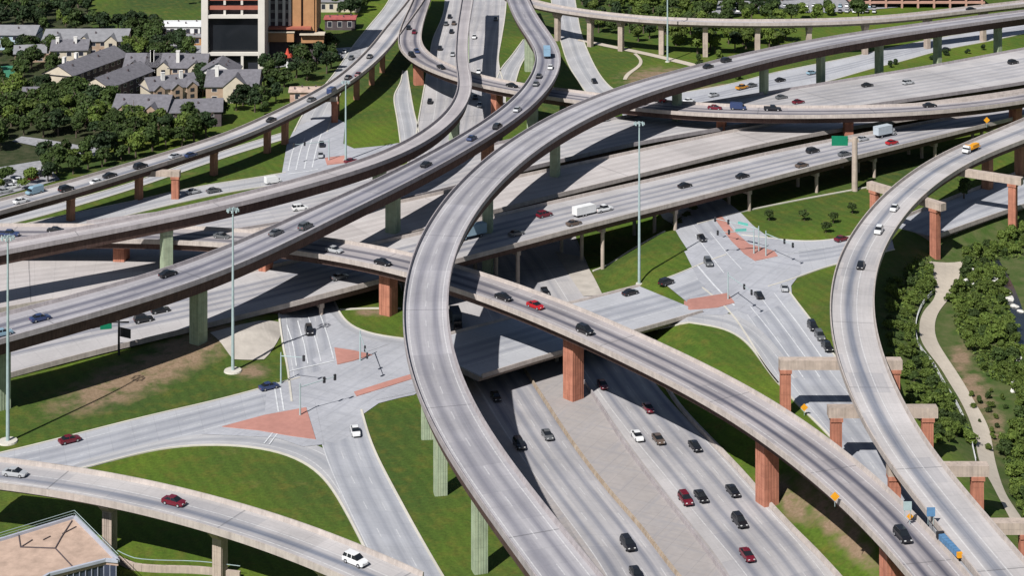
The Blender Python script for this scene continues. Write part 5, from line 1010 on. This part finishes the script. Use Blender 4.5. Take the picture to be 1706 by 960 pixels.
house(300, 62, 17, 12, 5, .4, 0, 'white flat low building left of the tower', M_WHITE, M_WHITE, win=5, storeys=1, cat='building', name='low_building'); house(318, 76, 10, 6, 4, .4, 0, 'orange brick low building tucked left of the tower', plain('orange_brick', (.42, .22, .09), .9, .15), M_ROOF2, win=2, storeys=1, cat='building', name='low_building')
house(566, 50, 13, 9, 5, .4, 0, 'low dark building with a red and white roof edge near the top', M_DKWALL, plain('red_roof', (.38, .10, .09), .8), win=3, storeys=1, cat='building', name='low_building'); house(565, 20, 18, 12, 5, 1, 0, 'cream low building at the top edge among trees', M_CREAM, M_ROOF2, win=5, storeys=1, cat='building', name='low_building')
for x, y, w, lb in [(1240, -8, 30, 'white roofed building left of the far parking lot'), (1360, -14, 40, 'white roofed building behind the far parking lot')]:
    house(x, y, w, 20, 6, .4, 0, lb, M_BLUEW, M_WHITE, win=8, storeys=1, cat='building', name='low_building')
# office tower
p = G(388, 118); t = thing('office_tower', 'tall white framed tower with black glass and orange floors above the apartments', 'tower', (p[0], p[1] + 13, 0))
M_TW = plain('tower_concrete', (.66, .62, .56), .85, .06, .2); M_OR = plain('orange_panel', (.38, .125, .085), .8, .1, .5)
m = MB()
for sx in (-1, 1):
    m.box((sx * 11.2, -11.6, 31), (2.6, 2.8, 64)); m.box((sx * 11.2, 11.6, 31), (2.6, 2.8, 64))
for sx in (-1, 1): m.box((sx * 11.8, 0, 31), (1.2, 20.4, 64))
for z, h in ((6.6, 1.2), (21.4, 1.3)): m.box((0, -11.9, z), (19.8, 1.8, h))
for x in (-3.6, 3.6): m.box((x, -11.9, 2.8), (1.0, 1.6, 6.4))
m.build('frame', M_TW, t)
m = MB(); m.box((0, -10.2, 14), (19.8, .3, 13.6)); m.build('glass_wall', M_GLASS, t)
m = MB(); m.box((0, -10.1, 3), (19.8, .3, 6.4)); m.build('ground_floor_glazing', M_PANE, t)
m = MB(); m.box((0, 0, 31), (20.5, 19.4, 63.4)); m.build('core', M_DKWALL, t)
for k in range(11):
    z = 24.8 + k * 3.6; m = MB(); m.box((0, -11.6, z), (19.8, .6, 1.5)); m.build('spandrel', M_OR, t)
    for x in (-3.4, 3.4): m = MB(); m.box((x, -11.7, z - 1.6 if k else 22.9), (.9, .8, 1.7)); m.build('mullion', M_TW, t)
    m = MB(); m.box((0, -10.2, z + 1.75), (19.8, .3, 1.9)); m.build('window', M_PANE, t)
p = G(484, 104); t = thing('brick_block', 'orange brown brick block with white vertical fins right of the tower', 'building', (p[0], p[1] + 9, 0)); M_OB = plain('ochre_brick', (.44, .235, .115), .9, .12, .4)
m = MB(); m.box((0, 0, 30), (20, 17, 60)); m.build('wall', M_DKWALL, t)
m = MB(); m.box((2.6, -9.0, 36), (3.4, 1.4, 46)); m.box((7.4, -9.0, 36), (4.4, 1.4, 46)); m.box((10.2, 0, 36), (.5, 18.4, 47)); m.build('brick_pier', M_OB, t)
for x in (-8.6, -5.6, -2.6, -.2): m = MB(); m.box((x, -9.1, 38), (1.1, 1.2, 46)); m.build('fin', M_TW, t)
for k in range(12): m = MB(); m.box((-4.6, -8.6, 17 + k * 3.6), (9.4, .3, 1.2)); m.build('spandrel', plain('grey_spandrel', (.30, .27, .25), .8), t)
m = MB(); m.box((-1, -10.4, 14.4), (19, 4.2, .8)); m.build('canopy', M_OR, t)
m = MB(); m.box((-4, -10.2, 10.8), (11.4, 4, 3.6)); m.build('podium', M_OB, t); m = MB(); m.box((-4, -10.2, 12.9), (12, 4.6, .5)); m.box((9, -10.2, 12), (10, 5, .5)); m.build('podium_roof', M_CREAM, t)
m = MB(); m.box((9, -9.4, 10), (9, 3.0, 3.4)); m.build('annex', M_OB, t)
p = G(479, 112); t = thing('pavilion_sign', 'small red pointed canopy on a white post in front of the brick block', 'canopy', p)
m = MB(); m.cyl((0, 0, 0), (0, 0, 4.2), .6, .5, 8); m.build('post', M_WHITE, t); m = MB(); m.cyl((0, 0, 4.2), (0, 0, 5.4), 2.2, 1.6, 8); m.cyl((0, 0, 5.4), (0, 0, 7.6), .9, .2, 8); m.build('canopy', plain('canopy_red', (.5, .08, .05), .7), t)
# terracotta parking structure at the top right
p = G(1530, 14); t = thing('parking_structure', 'pink terraced parking structure at the top right edge', 'parking structure', (p[0], p[1] + 14, 0)); MP = plain('pink_concrete', (.46, .27, .21), .9, .12, .3)
for k in range(3): m = MB(); m.box((0, 0, 2.6 + k * 3.2), (62, 26, .9)); m.build('floor_slab', MP, t)
for k in range(9): m = MB(); m.box((-29.5 + k * 7.4, -12.6, 4.6), (.9, .9, 9.6)); m.build('column', MP, t)
# flat tan roof with glazed walls in the lower left corner
ZR = 7.0
rp = [P(x, y, ZR) for x, y in [(-160, 930), (0, 902), (124, 864), (160, 900), (197, 938), (176, 936), (82, 960), (40, 985), (-160, 1060)]]
b0 = P(60, 935, 0); b0 = np.array([b0[0], b0[1], 0]); t = thing('corner_building', 'tan roofed building with dark glazing in the lower left corner', 'building', b0)
M_TANR = plain('tan_roofing', (.46, .335, .26), .9, .2, .5); m = MB(); rr = [q - b0 for q in rp]; v = [Vector(q) for q in rr]
for tri in tessellate_polygon([v]):
    t3 = [v[i] for i in tri]
    if (t3[1] - t3[0]).cross(t3[2] - t3[0]).z < 0: t3 = t3[::-1]
    m.face(t3)
n = len(rr)
for i in range(n):
    a, b = rr[i], rr[(i + 1) % n]; m.quad(a, b, b - UP * .6, a - UP * .6)
ro = m.build('roof', M_TANR, t)
def inset(q, f): c = sum(rr) / n; return c + (q - c) * f
m = MB()
for i in range(n):
    a, b = inset(rr[i], .965), inset(rr[(i + 1) % n], .965); a = a * (1, 1, 0) - UP * .3; b = b * (1, 1, 0) - UP * .3; m.quad(a, b, b + UP * (ZR - .3), a + UP * (ZR - .3))
m.build('glass_wall', plain('blue_glazing', (.05, .06, .10), .2, .2, .5, .5), t)
m = MB()
for i in range(n):
    a, b = inset(rr[i], .975), inset(rr[(i + 1) % n], .975); L = np.linalg.norm(b - a); k = max(1, int(L / 1.1))
    for j in range(k): q = a + (b - a) * j / k; m.box((q[0], q[1], ZR / 2 - .3), (.16, .16, ZR - .6))
m.build('mullions', plain('grey_mullion', (.28, .30, .36), .6), t)
m = MB()
for i in range(n):
    a, b = rr[i], rr[(i + 1) % n]
    m.beam(a + UP * .25, b + UP * .25, .5, .5)
m.build('roof_edge', plain('roof_edge_metal', (.42, .44, .50), .5, .1), ro)
m = MB()
for pl in ([(34, 912), (92, 914), (102, 896), (120, 868)], [(92, 914), (122, 946)], [(34, 912), (30, 885)], [(35, 912), (54, 900)], [(72, 900), (84, 894)], [(104, 890), (127, 878)]):
    for a, b in zip(pl[:-1], pl[1:]): m.beam(P(*a, ZR + .12) - b0, P(*b, ZR + .12) - b0, .16, .16)
m.build('roof_seam', M_DKWALL, ro)
m = MB()
for k in range(11):
    f = k / 10; q = (rr[1] * (1 - f) + rr[2] * f); m.beam(q + UP * .4, q + UP * 1.5, .1, .1)
    if k: m.beam(q + UP * 1.45, q0 + UP * 1.45, .08, .08); m.beam(q + UP * .95, q0 + UP * .95, .06, .06)
    q0 = q
for k in range(13):
    f = k / 12; q = (rr[2] * (1 - f) + rr[4] * f); m.beam(q + UP * .4, q + UP * 1.5, .1, .1)
    if k: m.beam(q + UP * 1.45, q0 + UP * 1.45, .08, .08); m.beam(q + UP * .95, q0 + UP * .95, .06, .06)
    q0 = q
m.build('railing', M_STEELG, ro)
q = resample(catmull([G(x, y) for x, y in [(196, 938), (222, 950), (262, 954), (330, 956), (400, 964)]], 2), 1.5); t = thing('garden_wall', 'low pale curved wall beside the tan roofed building', 'wall', q[0]); m = MB(); m2 = MB()
for a, b in zip(q[:-1], q[1:]): m.beam(a - q[0] + UP * .5, b - q[0] + UP * .5, .6, 1.4); m2.beam(a - q[0] + UP * 1.2, a - q[0] + UP * 2.2, .1, .1); m2.beam(a - q[0] + UP * 2.2, b - q[0] + UP * 2.2, .1, .1)
m.build('wall', M_BEIGE, t); m2.build('rail', M_STEELG, t)
# pool and court among the trees
strip('POOL', 'pool_water', [(28, 150), (36, 149), (46, 149)], [(28, 157), (38, 158), (48, 156)], plain('pool_blue', (0.02, .30, .32), .1, .1, 1, .5), na=2, kerb=False, k=1)
strip('COURT', 'court_surface', [(-20, 112), (5, 110), (22, 110)], [(-16, 132), (8, 131), (27, 130)], plain('court_green', (.05, .20, .12), .8, .1), na=2, kerb=False, k=1)
# ------------------------------------------------------------------ trees
def leafmat(name, a, b):
    g = NG(name); o = g.obj(); r = g.n('ShaderNodeObjectInfo').outputs['Random']; n = g.noise(o, .55, 3); n2 = g.noise(o, 2.4, 2)
    col = g.mix(g.map(g.math('MULTIPLY_ADD', n2, .5, g.math('MULTIPLY', n, .6)), .35, .75), a, b); f = g.map(r, 0, 1, .75, 1.25)
    col = g.mix(1.0, col, g.comb(f, f, g.math('MULTIPLY', f, .95)), 'MULTIPLY'); return g.out(col, .7)
LM = [leafmat('oak_leaves', (.020, .038, .010), (.060, .092, .022)), leafmat('bright_leaves', (.045, .08, .014), (.125, .165, .032)), leafmat('dark_leaves', (.011, .024, .010), (.035, .06, .02))]
M_BARK = plain('bark', (.11, .085, .065), .95, .2, 2)
def crown(seed, w, h, nb, nl, leaf):
    r = np.random.RandomState(seed); m = MB(); blobs = []
    for _ in range(nb):
        an, rr = r.uniform(0, 6.28), r.uniform(.0, .62) ** .6 * .62; z = r.uniform(-.55, .75)
        k = math.sqrt(max(.1, 1 - (z * .9) ** 2)); blobs.append((math.cos(an) * rr * w * k, math.sin(an) * rr * w * k, z * h * .62, r.uniform(.24, .42)))
    for _ in range(nl):
        bx, by, bz, br = blobs[r.randint(nb)]; d = r.normal(size=3); d /= np.linalg.norm(d); d[2] = abs(d[2]) if r.rand() < .55 else d[2]
        q = np.array([bx, by, bz]) + d * br * np.array([w, w, h * .85]) * r.uniform(.72, 1.12)
        nrm = d + r.normal(size=3) * .55; nrm /= np.linalg.norm(nrm); u = np.cross(nrm, r.normal(size=3)); u /= np.linalg.norm(u); v = np.cross(nrm, u); s = leaf * r.uniform(.6, 1.35)
        m.quad(q - u * s - v * s * .3, q + v * s * .75 - u * s * .2, q + u * s + v * s * .2, q - v * s * .75 + u * s * .1)
    return m
def trunkmesh(seed, h, r0):
    r = random.Random(seed); m = MB(); top = h * .55; m.cyl((0, 0, -.3), (r.uniform(-.2, .2), r.uniform(-.2, .2), top), r0, r0 * .65, 8)
    for k in range(5):
        a = 6.28 * k / 5 + r.uniform(-.3, .3); z = top * r.uniform(.75, 1.0); m.cyl((0, 0, z), (math.cos(a) * h * .25, math.sin(a) * h * .25, z + h * r.uniform(.18, .3)), r0 * .5, r0 * .15, 6)
    return m
TV = []
for i in range(8):
    hh = 8.5; cm = crown(10 + i, (4.3, 3.6, 5.0, 4.0, 3.2, 4.6, 3.8, 4.4)[i], (3.4, 4.2, 3.0, 3.6, 4.6, 3.4, 3.2, 4.0)[i], (12, 10, 16, 9, 11, 14, 8, 13)[i], 1150, .42); TV.append((cm, trunkmesh(i, hh, .28), hh))
TMESH = {}
OAKS = []
def tree(p, s, v, mt, label, cat, group, name, zs=1.0, low=False, now=False):
    x, y = proj(p)
    if not (-25 < x < 1731 and y > -45): return
    if name == 'oak_tree' and not now: OAKS.append((p, s, v, mt, label, cat, group, name, zs)); return
    k = (v, mt, low)
    if k not in TMESH:
        cm, tm, hh = TV[v]; a = cm.mesh('crown', LM[mt]); TMESH[k] = (a, tm.mesh('trunk', M_BARK), hh)
    ca, ta, hh = TMESH[k]; t = thing(name, label, cat, p, random.uniform(0, 6.28), group); t.scale = (s, s, s * zs)
    c = link('crown', ca, t); c.location = (0, 0, 2.6 if low else hh * .52)
    if not low: link('trunk', ta, t)
    else: link('trunk', ta, t).scale = (.6, .6, .45)
def inpoly(x, y, poly):
    ins = False; n = len(poly)
    for i in range(n):
        (x0, y0), (x1, y1) = poly[i], poly[(i + 1) % n]
        if (y0 > y) != (y1 > y) and x < (x1 - x0) * (y - y0) / (y1 - y0) + x0: ins = not ins
    return ins
PLACED = []
def grove(poly, n, gap, smin, smax, mats, label, cat, group, name, zs=(.9, 1.15), low=False, avoid=()):
    xs = [q[0] for q in poly]; ys = [q[1] for q in poly]; k = tries = 0
    while k < n and tries < n * 60:
        tries += 1; x, y = random.uniform(min(xs), max(xs)), random.uniform(min(ys), max(ys))
        if not inpoly(x, y, poly): continue
        if any(a <= x <= b and c <= y <= d for a, b, c, d in avoid): continue
        p = G(x, y)
        if any((p[0] - q[0]) ** 2 + (p[1] - q[1]) ** 2 < gap * gap for q in PLACED): continue
        PLACED.append(p); k += 1
        tree(p, random.uniform(smin, smax), random.randrange(8), random.choice(mats), label, cat, group, name, random.uniform(*zs), low)
AV = [(92, 205, 96, 152), (180, 240, 118, 168), (190, 276, 165, 212), (212, 335, 108, 168), (345, 428, 122, 168), (275, 352, 178, 204), (66, 212, 58, 86), (0, 62, 50, 82), (335, 445, 0, 119), (445, 520, 20, 105), (484, 532, 150, 170), (268, 336, 30, 80), (20, 50, 146, 160), (-10, 28, 108, 134)]
O = 'oak_tree'
grove([(-30, -20), (130, -25), (150, 30), (200, 50), (275, 52), (262, 66), (200, 60), (70, 54), (-30, 50)], 62, 6.0, .95, 1.45, [0, 2, 2, 0], 'dark green tree in the belt behind the apartment rows at top left', 'tree', 'trees in the top left belt', O, avoid=AV)
for x, y, s in [(100, 40, 1.0), (112, 46, .8), (72, 44, .7), (135, 48, .75)]: tree(G(x, y), s, 1, 1, 'bright yellow green tree in the top left belt', 'tree', 'bright trees in the top left belt', O)
grove([(205, 62), (268, 50), (305, 70), (318, 100), (300, 112), (235, 108), (190, 108), (205, 86)], 26, 5.8, .9, 1.4, [0, 0, 2, 1], 'dark green tree in the clump left of the tower', 'tree', 'trees left of the tower', O, avoid=AV)
grove([(-20, 86), (66, 88), (100, 94), (96, 150), (60, 160), (-20, 150)], 24, 5.8, .8, 1.35, [0, 2, 0], 'dark green tree beside the longest dark sided apartment block', 'tree', 'trees by the long apartment block', O, avoid=AV)
grove([(-20, 160), (95, 155), (150, 175), (190, 180), (195, 215), (275, 220), (330, 218), (352, 232), (300, 246), (230, 262), (180, 276), (120, 296), (70, 306), (50, 262), (-10, 250)], 125, 5.0, .8, 1.45, [0, 0, 2, 0, 1, 0, 1], 'green tree in the thick belt between apartments and the upper left ramp', 'tree', 'trees along the upper left ramp', O, avoid=AV + [(0, 70, 225, 300), (70, 120, 232, 252), (20, 175, 232, 262)])
grove([(-10, 300), (60, 296), (110, 292), (60, 315), (-10, 328)], 9, 5, .5, .75, [0, 1], 'small green tree by the ramp edge at the left', 'tree', 'small trees at the left edge', O)
grove([(335, 128), (350, 126), (352, 168), (335, 165), (322, 140)], 6, 4, .9, 1.2, [2], 'dark tree beside the white gabled apartment block', 'tree', 'trees by the gabled block', O)
grove([(430, 120), (470, 118), (480, 150), (462, 185), (425, 200), (360, 208), (355, 185), (428, 160)], 16, 6, .8, 1.25, [0, 2], 'dark green tree in the clump below the brick block', 'tree', 'trees below the brick block', O, avoid=AV)
grove([(495, 82), (545, 66), (565, 92), (550, 120), (515, 140), (490, 130)], 16, 5.8, 1.0, 1.4, [0, 2], 'large dark green tree between the brick block and the upper left ramp', 'tree', 'large trees by the upper left ramp', O)
grove([(520, -20), (650, -25), (640, 0), (610, 22), (585, 32), (540, 26)], 22, 5.5, .9, 1.3, [2, 0], 'dark tree at the top edge beside the road', 'tree', 'trees at the top edge', O)
grove([(300, -20), (335, -22), (336, 14), (308, 10)], 5, 6, .8, 1.1, [0], 'green tree at the edge of the sports field', 'tree', 'trees by the field', O)
grove([(955, -20), (1200, -24), (1300, -10), (1320, 26), (1430, 26), (1432, 34), (1310, 44), (1310, 84), (1250, 88), (1170, 92), (1090, 80), (1000, 58), (966, 30)], 150, 5.8, .9, 1.45, [0, 2, 0, 1, 1], 'green tree in the wood behind the slim far ramp', 'tree', 'trees of the top right wood', O, avoid=[(1095, 1125, 60, 110)])
grove([(1160, 88), (1260, 100), (1330, 104), (1300, 116), (1230, 132), (1165, 112)], 14, 5, .35, .6, [1, 0], 'low green bush below the far ramp posts', 'bush', 'bushes below the far ramp', 'green_bush', low=True)
grove([(1475, 108), (1560, 92), (1640, 78), (1640, 84), (1560, 100), (1480, 118)], 6, 5, .35, .5, [2], 'dark round bush on the bank beside the far roadway', 'bush', 'bushes on the far bank', 'green_bush', low=True)
for x, y, lb in [(1281, 362, 'leftmost'), (1340, 362, 'second from the left'), (1388, 366, 'third from the left'), (1420, 350, 'farthest right'), (1376, 382, 'lowest')]:
    tree(G(x, y + 6), .42, 2, 0, 'young dark tree on the grass island, ' + lb, 'tree', 'young trees on the grass island', 'young_tree', 1.2)
tree(G(1606, 332), .95, 3, 0, 'green tree under the beige straddle beam at right', 'tree', None, O)
# creek side
CP = [(1480, 470), (1530, 440), (1552, 440), (1556, 490), (1520, 520), (1520, 560), (1545, 612), (1580, 660), (1600, 700), (1618, 740), (1560, 742), (1520, 690), (1480, 600)]
grove(CP, 115, 2.3, .22, .6, [1, 1, 1, 0, 1], 'green shrub between the creekside ramp and the curved footpath', 'shrub', 'shrubs left of the footpath', 'green_shrub', low=True, zs=(.7, 1.2))
grove(CP, 10, 5, .5, .7, [1, 0], 'small bright tree between the creekside ramp and the footpath', 'tree', 'small trees left of the footpath', 'small_tree')
CQ = [(1606, 420), (1720, 380), (1740, 420), (1660, 430), (1680, 500), (1695, 570), (1740, 660), (1740, 900), (1705, 880), (1680, 800), (1668, 740), (1700, 720), (1690, 640), (1640, 620), (1590, 540), (1580, 500), (1600, 470)]
grove(CQ, 150, 2.6, .28, .75, [1, 1, 1, 1, 0], 'green shrub on the creek bank right of the footpath', 'shrub', 'shrubs right of the footpath', 'green_shrub', low=True, zs=(.8, 1.3))
grove([(1610, 430), (1710, 392), (1650, 450), (1670, 520), (1600, 520), (1600, 480)], 18, 5, .55, .85, [0, 1], 'bushy green tree on the creek bank right of the footpath', 'tree', 'trees on the creek bank', 'bushy_tree')
grove([(1690, 700), (1740, 700), (1740, 830), (1700, 820)], 8, 5, .7, .95, [0, 2], 'dark green tree at the right edge below the creek', 'tree', 'trees at the right edge', 'bushy_tree')
grove([(1600, 660), (1670, 650), (1690, 720), (1650, 760), (1630, 700)], 16, 3, .15, .3, [0, 1], 'tiny shrub on the bare bank right of the footpath', 'shrub', 'tiny shrubs on the bare bank', 'green_shrub', low=True)
# the 290 trees that show largest are trees of their own, the small far rest is one mass
OAKS.sort(key=lambda a: -a[1] / a[0][1])
for a in OAKS[:290]: tree(*a, now=True)
wv, wf, wm, base = [], [], [], 0
for p, s, v, mt, *_r in OAKS[290:]:
    a = np.array(TV[v][0].v); an = random.uniform(0, 6.28); c_, s_ = math.cos(an), math.sin(an)
    b = np.stack([a[:, 0] * c_ - a[:, 1] * s_, a[:, 0] * s_ + a[:, 1] * c_, a[:, 2] + TV[v][2] * .52], 1) * s + p; wv.append(b); wf.append(np.array(TV[v][0].f) + base); wm.append(np.full(len(TV[v][0].f), mt)); base += len(b)
if wv:
    me = bpy.data.meshes.new('woodland'); me.from_pydata(np.vstack(wv).tolist(), [], np.vstack(wf).tolist())
    for k in LM: me.materials.append(k)
    me.polygons.foreach_set('material_index', np.concatenate(wm).astype(np.int32)); me.update(); tag(link('woodland', me), kind='stuff')
# low undergrowth on the creek banks: one leafy mass
m = MB(); r = np.random.RandomState(5); bz = [math.inf]
for poly, cnt in ((CP, 9000), (CQ, 16000)):
    xs = [a[0] for a in poly]; ys = [a[1] for a in poly]; k = 0
    cl = [(r.uniform(min(xs), max(xs)), r.uniform(min(ys), max(ys))) for _ in range(260)]
    while k < cnt:
        cx, cy = cl[r.randint(len(cl))]; x, y = cx + r.normal() * 9, cy + r.normal() * 7
        if not inpoly(x, y, poly): k += .2; continue
        if abs(x - 1625) < 26 and abs(y - 660) < 45 and r.rand() < .85: k += 1; continue
        k += 1; X, Y = P(x, y, -4)[:2]; q = np.array([X, Y, hgt(X, Y) if k % 6 == 0 or k < 2 else z0]); z0 = q[2]; q = q + UP * r.uniform(0, .9)
        nrm = r.normal(size=3) * .6 + UP; nrm /= np.linalg.norm(nrm); u = np.cross(nrm, r.normal(size=3)); u /= np.linalg.norm(u); v = np.cross(nrm, u); s_ = r.uniform(.2, .5)
        m.quad(q - u * s_, q + v * s_ * .7, q + u * s_, q - v * s_ * .7, mi=int(r.rand() < .3))
tag(m.build('undergrowth', [LM[1], LM[0]]), kind='stuff')
# pale rocks by the water
def rock(px, py, s, seed):
    r = random.Random(seed); m = MB(); import bmesh; bm = bmesh.new(); bmesh.ops.create_icosphere(bm, subdivisions=2, radius=1)
    for v in bm.verts: v.co = Vector((v.co.x * s * 1.5, v.co.y * s, v.co.z * s * .6)) * r.uniform(.75, 1.15)
    me = bpy.data.meshes.new('rock'); bm.to_mesh(me); bm.free(); me.materials.append(plain('pale_rock', (.6, .58, .53), .9, .15, 1)); p = G(px, py)
    o = link('rock', me); o.location = tuple(p + UP * .2); o.rotation_euler = (0, 0, r.uniform(0, 3)); tag(o, 'pale rock beside the creek water', 'rock', 'rocks by the creek')
for k, (x, y) in enumerate([(1640, 455), (1650, 466), (1660, 478), (1676, 488), (1668, 470), (1682, 500), (1690, 512), (1700, 520), (1655, 472), (1688, 575), (1696, 588), (1700, 598), (1690, 640), (1697, 652), (1704, 660), (1614, 452), (1618, 462), (1612, 470), (1622, 474)]): rock(x, y, random.uniform(.7, 1.5), k)
